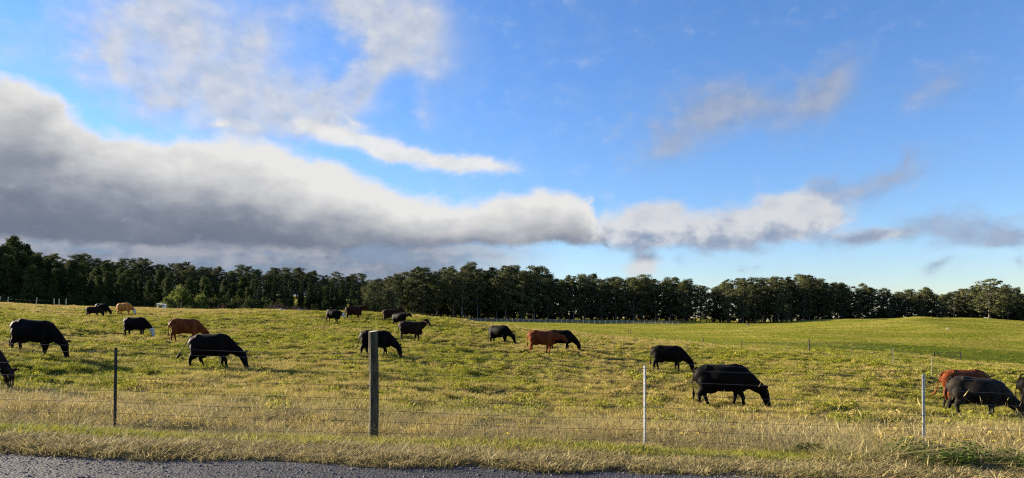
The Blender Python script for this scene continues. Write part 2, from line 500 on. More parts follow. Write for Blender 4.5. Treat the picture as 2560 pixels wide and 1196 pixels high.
# ------------------------------------------------------------------ ground sheet and road
def graded(a, b, fine0, fine1, step, grow):
    """coordinates from a to b, evenly spaced between fine0 and fine1 and growing outwards"""
    mid = list(np.arange(fine0, fine1 + 1e-6, step))
    lo, s_ = [], step
    v_ = fine0
    while v_ > a:
        s_ *= grow; v_ -= s_; lo.append(v_)
    hi, s_ = [], step
    v_ = mid[-1]
    while v_ < b:
        s_ *= grow; v_ += s_; hi.append(v_)
    return np.array(lo[::-1] + mid + hi)


gx = graded(-2600, 2600, -22, 22, 0.28, 1.022)
gy = graded(-300, 3000, 7.0, 40, 0.22, 1.017)
GX, GY = np.meshgrid(gx, gy)
gz = terrain(GX.ravel(), GY.ravel())
nx_, ny_ = len(gx), len(gy)
ii = (np.arange(ny_ - 1)[:, None] * nx_ + np.arange(nx_ - 1)).ravel()
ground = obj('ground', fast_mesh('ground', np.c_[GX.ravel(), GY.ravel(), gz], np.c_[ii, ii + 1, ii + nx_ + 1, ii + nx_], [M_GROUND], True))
tag(ground, 'rolling cattle pasture of rough yellow-green grass', 'field', kind='structure')
print('ground quads', len(ii))


def road_mat():
    m_, k, b = material('chip_seal_asphalt', 0.75)
    g = k.n('ShaderNodeNewGeometry'); p = g.outputs['Position']
    vo = k.n('ShaderNodeTexVoronoi'); k.put(vo.inputs['Vector'], p); vo.inputs['Scale'].default_value = 38
    n = k.noise(p, 25, 5, 0.7)
    n2 = k.noise(p, 1.3, 4, 0.6)
    c = k.mix(k.m('MULTIPLY', n, k.xyz(vo.outputs['Color'])[0]), (.006, .0065, .009), (.085, .085, .096))
    c = k.mix(k.ss(n2, .5, .75, 0, .3), c, (.035, .033, .032))
    k.put(b.inputs['Base Color'], c)
    bump(k, b, k.m('ADD', vo.outputs['Distance'], n), 1.0, 0.012)
    return m_


rx = np.arange(-60, 60.01, 0.25)
rows = [(-12.0, .0), (-2.0, .0), (4.0, .0), (5.5, .0), (6.5, .0), (6.9, .0), (7.12, .0), (7.24, -.06)]
RV = []
for yy, dz in rows:
    jag = vnoise(rx, rx * 0, 0.6, 21) * 0.07 + vnoise(rx, rx * 0, 2.3, 22) * 0.09 if yy > 6.8 else rx * 0
    RV.append(np.c_[rx, yy + jag, -0.031 * rx + 0.004 + dz])
RV = np.concatenate(RV)
rn = len(rx)
ri = (np.arange(len(rows) - 1)[:, None] * rn + np.arange(rn - 1)).ravel()
road = obj('road', fast_mesh('road', RV, np.c_[ri, ri + 1, ri + rn + 1, ri + rn], [road_mat()], True))
tag(road, 'dark grey chip seal road along the verge', 'road', kind='structure')


# ------------------------------------------------------------------ scattered ground cover (geometry nodes on point clouds)
def blades(n, h0, h1, rad, w, lean, seed, curl=0.5, head=False, mats=(), lie=0.0):
    """a tuft: n curved ribbons rooted in a disc"""
    r_ = np.random.default_rng(seed)
    V, F, T = [], [], []
    for i in range(n):
        a = r_.uniform(0, 2 * math.pi); q = rad * math.sqrt(r_.uniform())
        bx, by = q * math.cos(a), q * math.sin(a)
        d = a + r_.normal(0, 0.9)
        h = r_.uniform(h0, h1) * (1 - 0.35 * q / max(rad, 1e-6))
        le = lean * r_.uniform(0.3, 1.2) + lie * (r_.uniform() < 0.25)
        dx, dy = math.cos(d), math.sin(d)
        wd = r_.uniform(0, math.pi)
        sx, sy = math.cos(wd) * w * .5, math.sin(wd) * w * .5
        pts = []
        for t in (0, 0.45, 0.8, 1.0):
            o = h * le * (t ** 1.6) * (1 + curl * t)
            zz = h * (t - 0.35 * curl * le * t * t) - (0.03 if t == 0 else 0)
            pts.append((bx + dx * o, by + dy * o, zz))
        b0 = len(V)
        ww = (1.0, 0.9, 0.6)
        for (px, py, pz), f_, t in zip(pts[:3], ww, (0, .45, .8)):
            V += [(px - sx * f_, py - sy * f_, pz), (px + sx * f_, py + sy * f_, pz)]; T += [t, t]
        V.append(pts[3]); T.append(1.0)
        F += [(b0, b0 + 1, b0 + 3), (b0, b0 + 3, b0 + 2), (b0 + 2, b0 + 3, b0 + 5), (b0 + 2, b0 + 5, b0 + 4), (b0 + 4, b0 + 5, b0 + 6)]
        if head and r_.uniform() < 0.15:      # seed head: a small crossed spindle
            px, py, pz = pts[3]; b0 = len(V); e = 0.010
            V += [(px - e, py, pz), (px + dx * .02, py + dy * .02, pz + .09), (px + e, py, pz), (px, py, pz - .03)]; T += [1.2] * 4
            F += [(b0, b0 + 1, b0 + 3), (b0 + 1, b0 + 2, b0 + 3)]
    me = fast_mesh('tuft', V, F, mats)
    at = me.attributes.new('tip', 'FLOAT', 'POINT')
    at.data.foreach_set('value', np.array(T, dtype=np.float32))
    return me


def leafy(n, rad, hgt, size, seed, mats=()):
    """a low broad-leaved clump: small folded leaves through a dome"""
    r_ = np.random.default_rng(seed)
    V, F, T = [], [], []
    for i in range(n):
        a = r_.uniform(0, 2 * math.pi); q = rad * math.sqrt(r_.uniform())
        top = hgt * math.sqrt(max(0.05, 1 - (q / rad) ** 2))
        z = top * (r_.uniform() ** 0.5)
        c = np.array([q * math.cos(a), q * math.sin(a), z])
        nn = r_.normal(size=3); nn[2] = abs(nn[2]) + 0.3; nn /= np.linalg.norm(nn)
        t1 = np.cross(nn, r_.normal(size=3)); t1 /= np.linalg.norm(t1); t2 = np.cross(nn, t1)
        s_ = size * r_.uniform(.6, 1.4)
        b0 = len(V)
        V += [tuple(c - t1 * s_), tuple(c + t2 * s_ * .42 + nn * s_ * .15), tuple(c + t1 * s_), tuple(c - t2 * s_ * .42 + nn * s_ * .15)]
        T += [z / hgt] * 4
        F += [(b0, b0 + 1, b0 + 2), (b0, b0 + 2, b0 + 3)]
    me = fast_mesh('clump', V, F, mats)
    at = me.attributes.new('tip', 'FLOAT', 'POINT')
    at.data.foreach_set('value', np.array(T, dtype=np.float32))
    return me


def source(name, meshes):
    c = bpy.data.collections.new(name)
    for i, me in enumerate(meshes):
        o = bpy.data.objects.new('%s_%02d' % (name, i), me)
        c.objects.link(o)
    return c


def scatter(name, coll, n_src, P, rotz, tilt, scl, dry, label, cat, idx=None):
    me = bpy.data.meshes.new(name)
    n = len(P)
    me.vertices.add(n); me.vertices.foreach_set('co', np.asarray(P, np.float32).ravel())
    a = me.attributes.new('rot', 'FLOAT_VECTOR', 'POINT')
    a.data.foreach_set('vector', np.c_[tilt[:, 0], tilt[:, 1], rotz].astype(np.float32).ravel())
    a = me.attributes.new('scl', 'FLOAT_VECTOR', 'POINT')
    a.data.foreach_set('vector', np.asarray(scl, np.float32).ravel())
    a = me.attributes.new('dry', 'FLOAT', 'POINT'); a.data.foreach_set('value', np.asarray(dry, np.float32))
    a = me.attributes.new('pick', 'INT', 'POINT')
    a.data.foreach_set('value', np.asarray(rng.integers(0, n_src, n) if idx is None else idx, np.int32))
    g = bpy.data.node_groups.new(name, 'GeometryNodeTree')
    g.interface.new_socket('Geometry', in_out='INPUT', socket_type='NodeSocketGeometry')
    g.interface.new_socket('Geometry', in_out='OUTPUT', socket_type='NodeSocketGeometry')
    N, L = g.nodes, g.links
    gi, go = N.new('NodeGroupInput'), N.new('NodeGroupOutput')
    mp = N.new('GeometryNodeMeshToPoints')
    ip = N.new('GeometryNodeInstanceOnPoints')
    ci = N.new('GeometryNodeCollectionInfo')
    ci.inputs['Collection'].default_value = coll
    ci.inputs['Separate Children'].default_value = True
    ci.inputs['Reset Children'].default_value = True

    def na(nm, typ):
        q = N.new('GeometryNodeInputNamedAttribute'); q.data_type = typ
        q.inputs[0].default_value = nm
        return q.outputs[0]
    L.new(gi.outputs[0], mp.inputs[0]); L.new(mp.outputs[0], ip.inputs['Points'])
    L.new(ci.outputs[0], ip.inputs['Instance'])
    ip.inputs['Pick Instance'].default_value = True
    L.new(na('pick', 'INT'), ip.inputs['Instance Index'])
    L.new(na('rot', 'FLOAT_VECTOR'), ip.inputs['Rotation'])
    L.new(na('scl', 'FLOAT_VECTOR'), ip.inputs['Scale'])
    L.new(ip.outputs[0], go.inputs[0])
    o = obj(name, me)
    md = o.modifiers.new('scatter', 'NODES'); md.node_group = g
    tag(o, label, cat, kind='stuff')
    return o


def field_points(n, y0, y1, spread=0.80, pad=3.0, power=1.0):
    """points over the wedge of land the place is seen across, denser near"""
    y = y0 + (y1 - y0) * rng.uniform(size=n) ** power
    w = spread * y + pad
    x = rng.uniform(-1, 1, n) * w
    # keep density even across x
    return x, y


def fbm(x, y, s, seed):
    return vnoise(x, y, s, seed) * .6 + vnoise(x, y, s * .45, seed + 1) * .3 + vnoise(x, y, s * .2, seed + 2) * .15


def dryness(x, y):
    d = 0.41 + 0.42 * fbm(x, y, 7.0, 31) + 0.22 * vnoise(x, y, 26, 35)
    d = d + 0.40 * sstep(y, 19, 12.5) * sstep(y, 9.2, 10.0)          # tall dry belt behind the fence
    d = d - 0.35 * np.exp(-((y - 8.7) / 0.55) ** 2) + 0.3 * np.exp(-((y - 7.6) / 0.4) ** 2)
    d = d + 0.22 * sstep(x + 0.18 * y, -8, -30) * sstep(y, 55, 90)    # bleached brow on the left
    d = d + 0.30 * sstep(np.hypot(x - 14, y - 92), 40, 12)             # and along the far edge
    return d

# ------------------------------------------------------------------ trees
def tube(path, radii, sides=6):
    """closed tapered tube along a polyline -> verts, faces"""
    path = [Vector(p) for p in path]
    V, F = [], []
    for i, p in enumerate(path):
        t = (path[min(i + 1, len(path) - 1)] - path[max(i - 1, 0)]).normalized()
        ref = Vector((0, 1, 0)) if abs(t.y) < 0.9 else Vector((1, 0, 0))
        a = t.cross(ref).normalized(); b = t.cross(a)
        r_ = radii[i]
        ra, rb = r_ if isinstance(r_, (tuple, list)) else (r_, r_)
        for j in range(sides):
            w = 2 * math.pi * j / sides
            V.append(tuple(p + a * (math.cos(w) * ra) + b * (math.sin(w) * rb)))
    n = len(path)
    for i in range(n - 1):
        for j in range(sides):
            j2 = (j + 1) % sides
            F.append((i * sides + j, i * sides + j2, (i + 1) * sides + j2, (i + 1) * sides + j))
    F.append(tuple(range(sides))[::-1]); F.append(tuple(range((n - 1) * sides, n * sides)))
    return V, F


def add(VF, V, F):
    b = len(VF[0])
    VF[0].extend(V); VF[1].extend([tuple(i + b for i in f) for f in F])


def leaf_quads(C, S_, r_, up=0.25, out=None):
    """small diamond faces at the points C with half-size S_"""
    n = len(C)
    nn = r_.normal(size=(n, 3)); nn[:, 2] += up
    if out is not None:               # leaves face outwards from their spray
        nn = nn * .55 + out * 1.25
    nn /= np.linalg.norm(nn, axis=1)[:, None]
    t1 = np.cross(nn, r_.normal(size=(n, 3))); t1 /= np.linalg.norm(t1, axis=1)[:, None]
    t2 = np.cross(nn, t1)
    s_ = np.asarray(S_)[:, None]
    V = np.stack([C - t1 * s_, C - t2 * s_ * .55, C + t1 * s_, C + t2 * s_ * .55], 1).reshape(-1, 3)
    F = np.arange(4 * n).reshape(-1, 4)
    return V, F


def ball(n, r_, shell=0.45):
    d = r_.normal(size=(n, 3)); d /= np.linalg.norm(d, axis=1)[:, None]
    return d * (r_.uniform(size=n) ** shell)[:, None]


def make_eucalypt(seed, H=25.0, width=0.23, low=0.32, n_clump=46):
    r_ = np.random.default_rng(seed)
    tv = ([], [])
    lean = r_.normal(0, 0.03, 2) * H
    axis = lambda t: Vector((lean[0] * t * t, lean[1] * t * t, H * t * 0.93))
    add(tv, *tube([axis(t) - Vector((0, 0, 0.6 if t == 0 else 0)) for t in (0, .08, .25, .5, .75, .95)], [.022 * H, .016 * H, .013 * H, .010 * H, .006 * H, .002 * H], 7))
    C, RR = [], []
    for i in range(n_clump):
        t = low + (1 - low) * (i + r_.uniform()) / n_clump
        prof = (math.sin(min(1.0, (t - low) / (1 - low) * 0.78 + 0.16) * math.pi) ** 0.7) * (1 + .35 * math.sin(i * .7 + seed))
        a = i * 2.4 + r_.uniform(-.6, .6)
        q = width * H * prof * r_.uniform(.35, 1.1)
        c = axis(t) + Vector((q * math.cos(a), q * math.sin(a), 0))
        s_ = H * (.040 + .065 * r_.uniform() ** 1.6)
        C.append(c); RR.append((s_ * 1.15, s_ * 1.15, s_ * .72))
        if i % 2 == 0:
            st = axis(max(0.15, t - r_.uniform(.14, .24)))
            mid = st.lerp(c, .5) + Vector((0, 0, -.02 * H))
            add(tv, *tube([st, mid, c], [.006 * H, .004 * H, .0015 * H], 4))
    P, S_, O = [], [], []
    for c, rr in zip(C, RR):
        n = int(r_.uniform(90, 150))
        b = ball(n, r_); b[:, 2] = np.where(b[:, 2] < -.35, -b[:, 2] * .6, b[:, 2])
        P.append(np.array(c) + b * np.array(rr)); S_.append(r_.uniform(.20, .46, n)); O.append(b + (0, 0, .35))
    n = 120                                # stray sprays past the clumps
    k_ = r_.integers(0, len(C), n)
    P.append(np.array([tuple(C[i]) for i in k_]) + ball(n, r_, .3) * H * .085); S_.append(r_.uniform(.15, .35, n)); O.append(ball(n, r_))
    V, F = leaf_quads(np.concatenate(P), np.concatenate(S_), r_, .1, np.concatenate(O))
    return mesh_of('trunk', *tv, mats=[M_BARK], smooth=True), fast_mesh('crown', V, F, [M_EUC])


def make_broadleaf(seed, H=18.0, width=0.30, mat=None, col=False):
    r_ = np.random.default_rng(seed)
    tv = ([], [])
    add(tv, *tube([(0, 0, -.6), (0, 0, .1 * H), (.01 * H, 0, .4 * H), (0, .01 * H, .8 * H)], [.03 * H, .022 * H, .015 * H, .004 * H], 7))
    P, S_, O = [], [], []
    n_clump = 60
    for i in range(n_clump):
        t = .07 + .91 * (i + r_.uniform()) / n_clump
        prof = (1 - t) ** 0.55 * min(1, .55 + t * 1.6) if not col else min(1, .5 + 1.5 * t) * (1 - t) ** .4 * .75
        a = i * 2.4 + r_.uniform(-.7, .7); q = width * H * prof * r_.uniform(.45, 1.1)
        c = np.array((q * math.cos(a), q * math.sin(a), t * H))
        s_ = H * r_.uniform(.06, .105)
        if i % 3 == 0:
            add(tv, *tube([(0, 0, max(.06, t - .15) * H), tuple(c)], [.006 * H, .0015 * H], 4))
        n = int(r_.uniform(90, 150))
        b = ball(n, r_, .4)
        P.append(c + b * (s_, s_, s_ * .8)); S_.append(r_.uniform(.16, .40, n) * H / 18); O.append(b + (0, 0, .3))
    V, F = leaf_quads(np.concatenate(P), np.concatenate(S_), r_, .1, np.concatenate(O))
    return mesh_of('trunk', *tv, mats=[M_BARKD], smooth=True), fast_mesh('crown', V, F, [mat or M_BROAD])


def make_conifer(seed, H=18.0):
    r_ = np.random.default_rng(seed)
    tv = ([], [])
    add(tv, *tube([(0, 0, -.6), (0, 0, .3 * H), (0, 0, .98 * H)], [.018 * H, .012 * H, .001 * H], 6))
    P, S_ = [], []
    for t in np.arange(.05, .99, .028):
        rad = .155 * H * (1 - t) ** .8 + .012 * H
        nb = max(4, int(9 * (1 - t)) + 3)
        for j in range(nb):
            a = r_.uniform(0, 6.283); L = rad * r_.uniform(.65, 1.15)
            m_ = int(8 + 22 * (1 - t))
            u = r_.uniform(.1, 1, m_)
            x = u * L
            P.append(np.c_[np.cos(a) * x, np.sin(a) * x, t * H + .10 * x + r_.normal(0, .012 * H, m_)] + r_.normal(0, .012 * H, (m_, 3)))
            S_.append(r_.uniform(.14, .32, m_) * H / 18)
    V, F = leaf_quads(np.concatenate(P), np.concatenate(S_), r_, .6)
    return mesh_of('trunk', *tv, mats=[M_BARKD], smooth=True), fast_mesh('crown', V, F, [M_CON])


EUC = [make_eucalypt(100 + i, 25, [.19, .24, .22, .26, .28, .21, .18, .25][i], [.14, .22, .10, .28, .18, .15, .26, .10][i], [50, 44, 60, 40, 56, 52, 42, 64][i]) for i in range(8)]
BROAD = [make_broadleaf(200 + i, 18, [.30, .25, .34, .28][i]) for i in range(4)]
COLM = [make_broadleaf(230 + i, 18, .20, col=True) for i in range(3)]
CON = [make_conifer(260 + i) for i in range(3)]


def tree(name, pair, base_h, x, y, h, wide, label, group, parts=True, sink=0.0):
    s_ = h / base_h
    e = bpy.data.objects.new(name, None); COL.objects.link(e)
    e.empty_display_size = 0.5
    e.location = (x, y, tz(x, y) - 0.05 - sink)
    e.rotation_euler = (0, 0, random.uniform(0, 6.28)); e.scale = (s_ * wide, s_ * wide, s_)
    tag(e, label, 'tree', group)
    for nm, me in zip(('trunk', 'crown'), pair):
        obj(nm, me, e)
    return e


CANOPY_E = np.array([(-80, 20), (-68, 23.7), (-59, 27.5), (-49, 31.1), (-38, 28.4), (-32, 32.2), (-13, 32.6), (4, 30.5), (21, 30.9), (26, 25.4), (32, 28.4), (42, 26.9), (59, 25.8), (68, 27.1), (89, 24.8), (99, 22.9), (104, 19.0), (110, 22.6), (121, 25.0), (131, 24.3), (144, 25.8), (156, 26.2), (173, 22.6), (186, 21.2), (195, 20.3), (201, 15.2), (205, 17.4), (216, 19.9), (228, 16.1), (237, 19.5), (245, 21.6), (258, 20.5), (279, 17.8), (330, 17)])
for row in range(4):
    Y0 = 364 + row * 11
    x = -78 + row * 2.0
    while x < 318:
        xx = x + random.uniform(-1.6, 1.6); yy = Y0 + random.uniform(-4, 4) + 6 * math.sin(xx * .045)
        if not (abs(xx - 104) < 3.2 or (abs(xx - 201) < 2.4 and row < 3)):
            top = float(np.interp(xx * 370 / yy, CANOPY_E[:, 0], CANOPY_E[:, 1]))
            top = 1.5 + (top - 1.5) * yy / 370
            h = (top - tz(xx, yy)) * (random.uniform(.80, 1.0) if random.random() < .7 else random.uniform(1.0, 1.08))
            tree('eucalyptus_tree', EUC[random.randrange(8)], 25, xx, yy, h, random.uniform(.85, 1.2),
                 'tall eucalyptus in the long windbreak behind the pale-posted rail fence', 'windbreak eucalypts')
        x += random.uniform(5.6, 8.2)

CANOPY_L = np.array([(-190, 27), (-161, 26.1), (-154, 24.7), (-146, 25.1), (-140, 21.3), (-134, 19.5), (-132, 20.3), (-127, 18.9), (-122, 19.9), (-116, 19.5), (-109, 15.3), (-104, 17.5), (-100, 15.3), (-91, 15.3), (-86, 15.1), (-77, 15.3), (-70, 15.1), (-62, 14.7), (-50, 15.1), (-48, 17.0), (-37, 16.0), (-20, 14)])
for row in range(5):
    Y0 = 204 + row * 9
    x = -178.0 + row * 1.5
    while x < -40:
        xx = x + random.uniform(-1.2, 1.2); yy = Y0 + random.uniform(-3, 3)
        ax = xx * 210 / yy
        top = 1.5 + (float(np.interp(ax, CANOPY_L[:, 0], CANOPY_L[:, 1])) - 1.5) * yy / 210
        h = max(6.0, (top - tz(xx, yy)) * random.uniform(.55 + .05 * row, .92 + .035 * row))
        if ax < -138:
            tree('broadleaf_tree', BROAD[random.randrange(4)], 18, xx, yy, h * 1.1, random.uniform(.85, 1.1),
                 'big rounded leafy tree at the tall end of the wood past the leaning posts', 'tall leafy trees at the end of the wood')
        elif -74 < ax < -49 and random.random() < .75:
            tree('conifer_tree', CON[random.randrange(3)], 18, xx, yy, h, random.uniform(.8, 1.1),
                 'narrow dark conifer spire in the shaded wood behind the pasture brow', 'dark conifers in the wood')
        elif ax > -49:
            tree('eucalyptus_tree', EUC[random.randrange(8)], 25, xx, yy + 20, h, random.uniform(.95, 1.2),
                 'eucalyptus with drooping crown between the conifers and the long windbreak', 'eucalypts beside the conifers')
        elif random.random() < .5:
            tree('columnar_tree', COLM[random.randrange(3)], 18, xx, yy, h, random.uniform(.9, 1.15),
                 'slender upright olive green tree in the dark wood behind the tan cow', 'slender trees in the wood')
        else:
            tree('broadleaf_tree', BROAD[random.randrange(4)], 18, xx, yy, h * .95, random.uniform(.75, .95),
                 'rounded olive green tree in the dark wood behind the tan cow', 'rounded trees in the wood')
        x += random.uniform(4.6, 6.4)

CANOPY_R = np.array([(-520, 55), (-406, 52.2), (-351, 50.0), (-315, 48.1), (-283, 46.2), (-241, 43.5), (-214, 41.3), (-176, 39.1), (-145, 37.2), (-118, 34.7), (-91, 33.0), (-60, 29), (-40, 26)])
for row in range(4):
    Y0 = 462 + row * 10
    x = -440.0 + row * 3
    while x < -45:
        xx = x + random.uniform(-2, 2); yy = Y0 + random.uniform(-4, 4)
        top = 1.5 + (float(np.interp(xx * 480 / yy, CANOPY_R[:, 0], CANOPY_R[:, 1])) - 1.5) * yy / 480
        h = (top - tz(xx, yy)) * (random.uniform(.72, 1.0) if random.random() < .8 else random.uniform(1.0, 1.13))
        tree('ridge_tree', EUC[random.randrange(8)], 25, xx, yy, max(12, h), random.uniform(1.0, 1.35),
             'distant tree of the forest on the skyline ridge above the dark wood', 'forest on the skyline ridge')
        x += random.uniform(6.8, 9.5)

for i in range(16):
    xx = -76 + i * 2.1 + random.uniform(-.5, .5)
    yy = 203 + random.uniform(-3, 3)
    tree('conifer_tree', CON[i % 3], 18, xx, yy, random.uniform(7.5, 11.5), random.uniform(1.0, 1.3), 'narrow dark conifer spire in the shaded wood behind the pasture brow', 'dark conifers in the wood')

# saplings and shrubs along the wood's foot
M_LIGHT = leaf_mat('light_shrub_leaf', (.075, .10, .022), (.16, .18, .04), 0.35)
M_PINK = leaf_mat('pink_blossom', (.14, .06, .07), (.26, .13, .14), 0.2)
M_TWIG = leaf_mat('bare_twig', (.07, .05, .045), (.13, .09, .075), 0.1)


def make_shrub(seed, mat, n=26, leaf=.11):
    """unit shrub: several stems and a ragged dome of leaves, 1 m high"""
    r_ = np.random.default_rng(seed)
    tv = ([], [])
    P, S_ = [], []
    for i in range(n):
        a = r_.uniform(0, 6.283); q = .55 * math.sqrt(r_.uniform())
        c = np.array((q * math.cos(a), q * math.sin(a), (1 - (q / .62) ** 2) * r_.uniform(.45, .95)))
        if i % 2 == 0:
            add(tv, *tube([(q * .2 * math.cos(a), q * .2 * math.sin(a), -.1), (c[0] * .6, c[1] * .6, c[2] * .6), tuple(c)], [.016, .011, .004], 4))
        m_ = int(r_.uniform(55, 90))
        P.append(c + ball(m_, r_, .4) * r_.uniform(.10, .20)); S_.append(r_.uniform(.3, 1, m_) * leaf * .5)
    V, F = leaf_quads(np.concatenate(P), np.concatenate(S_), r_)
    V[:, 2] = np.maximum(V[:, 2], 0.01)
    return mesh_of('stem', *tv, mats=[M_BARKD], smooth=True), fast_mesh('foliage', V, F, [mat])


def shrub(name, pair, x, y, w, h, label, cat='shrub', group=None, z=None):
    e = bpy.data.objects.new(name, None); COL.objects.link(e)
    e.location = (x, y, tz(x, y) - .04 if z is None else z)
    e.rotation_euler = (0, 0, random.uniform(0, 6.28)); e.scale = (w / 1.1, w / 1.1, h)
    tag(e, label, cat, group)
    for nm, me in zip(('stem', 'foliage'), pair):
        obj(nm, me, e)
    return e


SH = [make_shrub(300 + i, M_BROAD) for i in range(3)]
shl = make_shrub(310, M_LIGHT, 40)
shp = make_shrub(311, M_PINK, 14, .05)
sht = make_shrub(312, M_TWIG, 30, .05)
shrub('bamboo_clump', shl, -90.5, 189, 8.0, 7.2, 'light green feathery clump at the foot of the wood beside the white shelter', 'shrub')
shrub('bamboo_clump', shl, -85.5, 191, 5.5, 5.0, 'smaller light green clump between the tall feathery clump and the pink bush', 'shrub')
shrub('flowering_bush', shp, -77.3, 186, 2.6, 3.4, 'thin pink flowering bush at the foot of the dark wood', 'bush')
for xx, w, h in ((-61, 7, 3.4), (-56.5, 6, 3.0), (-53.5, 5, 2.6)):
    shrub('bare_shrub', sht, xx, 183 + xx * .03, w, h, 'low brown leafless shrub below the conifers', 'shrub', 'brown shrubs below the conifers')
shrub('low_bush', SH[0], -71, 187, 4.5, 2.6, 'dark green bush right of the pink flowering bush', 'bush')
x = -176.0
while x < -30:
    shrub('understorey_bush', SH[random.randrange(3)], x, 196 + random.uniform(-2, 2), random.uniform(4.5, 7), random.uniform(3.5, 6.0), 'dark green bush filling the shaded foot of the wood', 'bush', 'understorey bushes of the wood')
    x += random.uniform(4.0, 6.0)
x = -70.0
while x < 300:
    if abs(x - 104) > 4:
        shrub('windbreak_bush', SH[random.randrange(3)], x, 392 + random.uniform(-9, 9), random.uniform(7, 11), random.uniform(6, 9.5), 'dark bush growing between the trunks of the eucalyptus windbreak', 'bush', 'bushes under the windbreak')
    x += random.uniform(3.8, 5.8)
tree('sapling', EUC[2], 25, 138.5, 352, 9.5, 1.1, 'small pale eucalyptus sapling standing in front of the windbreak', None)
tree('spreading_tree', EUC[4], 25, 236.0, 346, 21, 1.35, 'spreading eucalyptus with pale forked trunk on the mound', None)

# ------------------------------------------------------------------ cattle
def spline(K, n):
    """Catmull-Rom through rows of K (any number of columns)"""
    K = np.array(K, float)
    E_ = np.vstack([2 * K[0] - K[1], K, 2 * K[-1] - K[-2]])
    out = []
    seg = len(K) - 1
    for i in range(seg):
        p0, p1, p2, p3 = E_[i:i + 4]
        for t in np.linspace(0, 1, n, endpoint=(i == seg - 1)):
            out.append(.5 * (2 * p1 + (p2 - p0) * t + (2 * p0 - 5 * p1 + 4 * p2 - p3) * t * t + (3 * p1 - p0 - 3 * p2 + p3) * t ** 3))
    return np.array(out)


def limb(VF, K, n=5, sides=14):
    """loft of ellipses: rows x, y, z, half width (sideways), half depth (in the plane of travel)"""
    Q = spline(K, n)
    P = Q[:, :3]; rr = np.maximum(Q[:, 3:5], .012)
    V, F = [], []
    for i in range(len(P)):
        t = P[min(i + 1, len(P) - 1)] - P[max(i - 1, 0)]
        t /= np.linalg.norm(t)
        s_ = np.array((0, 1., 0)) - t * t[1]
        if np.linalg.norm(s_) < .2:
            s_ = np.array((1., 0, 0)) - t * t[0]
        s_ /= np.linalg.norm(s_); u = np.cross(t, s_)
        for j in range(sides):
            w = 2 * math.pi * j / sides
            V.append(tuple(P[i] + s_ * math.cos(w) * rr[i, 0] + u * math.sin(w) * rr[i, 1]))
    m_ = len(P)
    for i in range(m_ - 1):
        for j in range(sides):
            j2 = (j + 1) % sides
            F.append((i * sides + j, i * sides + j2, (i + 1) * sides + j2, (i + 1) * sides + j))
    F.append(tuple(range(sides))[::-1]); F.append(tuple(range((m_ - 1) * sides, m_ * sides)))
    add(VF, V, F)


def hide_mat(name, c, c2, face=False, dust=0.0):
    m_, k, b = material(name, 0.6)
    b.inputs['Specular IOR Level'].default_value = 0.05
    tc = k.n('ShaderNodeTexCoord')
    p = tc.outputs['Object']
    n = k.noise(k.vm('MULTIPLY', p, (1, 1, .5)), 3.2, 5, .6)
    fine = k.noise(k.vm('MULTIPLY', p, (5, 9, 2.5)), 9.0, 3, .7)
    col = k.mix(k.ss(n, .3, .7), c, c2)
    if dust:
        z = k.xyz(p)[2]
        col = k.mix(k.m('MULTIPLY', k.ss(k.noise(p, 2.1, 4, .6), .4, .7), dust), col, (.12, .10, .075))
    if face:
        at = k.n('ShaderNodeAttribute', attribute_type='GEOMETRY', attribute_name='face')
        col = k.mix(k.ss(k.m('ADD', at.outputs['Fac'], k.m('MULTIPLY', k.m('SUBTRACT', n, .5), .3)), .45, .55), col, (.46, .44, .41))
    k.put(b.inputs['Base Color'], col)
    b.inputs['Sheen Weight'].default_value = 0.01
    b.inputs['Sheen Roughness'].default_value = 0.4
    bump(k, b, k.m('ADD', fine, n), 0.35, 0.012)
    return m_


M_BLACK = hide_mat('black_hide', (.0018, .0015, .0014), (.006, .0045, .0035))
M_BLACKF = hide_mat('black_hide_white_face', (.0018, .0015, .0014), (.006, .0045, .0035), True)
M_DUSTY = hide_mat('dusty_black_hide', (.006, .0055, .005), (.018, .015, .012), False, .22)
M_DKBR = hide_mat('dark_brown_hide', (.007, .0045, .0035), (.022, .012, .008))
M_RED = hide_mat('red_brown_hide', (.075, .018, .006), (.17, .045, .013))
M_REDD = hide_mat('deep_red_hide', (.013, .0055, .0035), (.040, .012, .006))
M_TAN = hide_mat('tan_hide', (.34, .125, .026), (.48, .21, .055), True)
M_EYE, _k, _b = material('eye', 0.15); _b.inputs['Base Color'].default_value = (.006, .004, .003, 1)


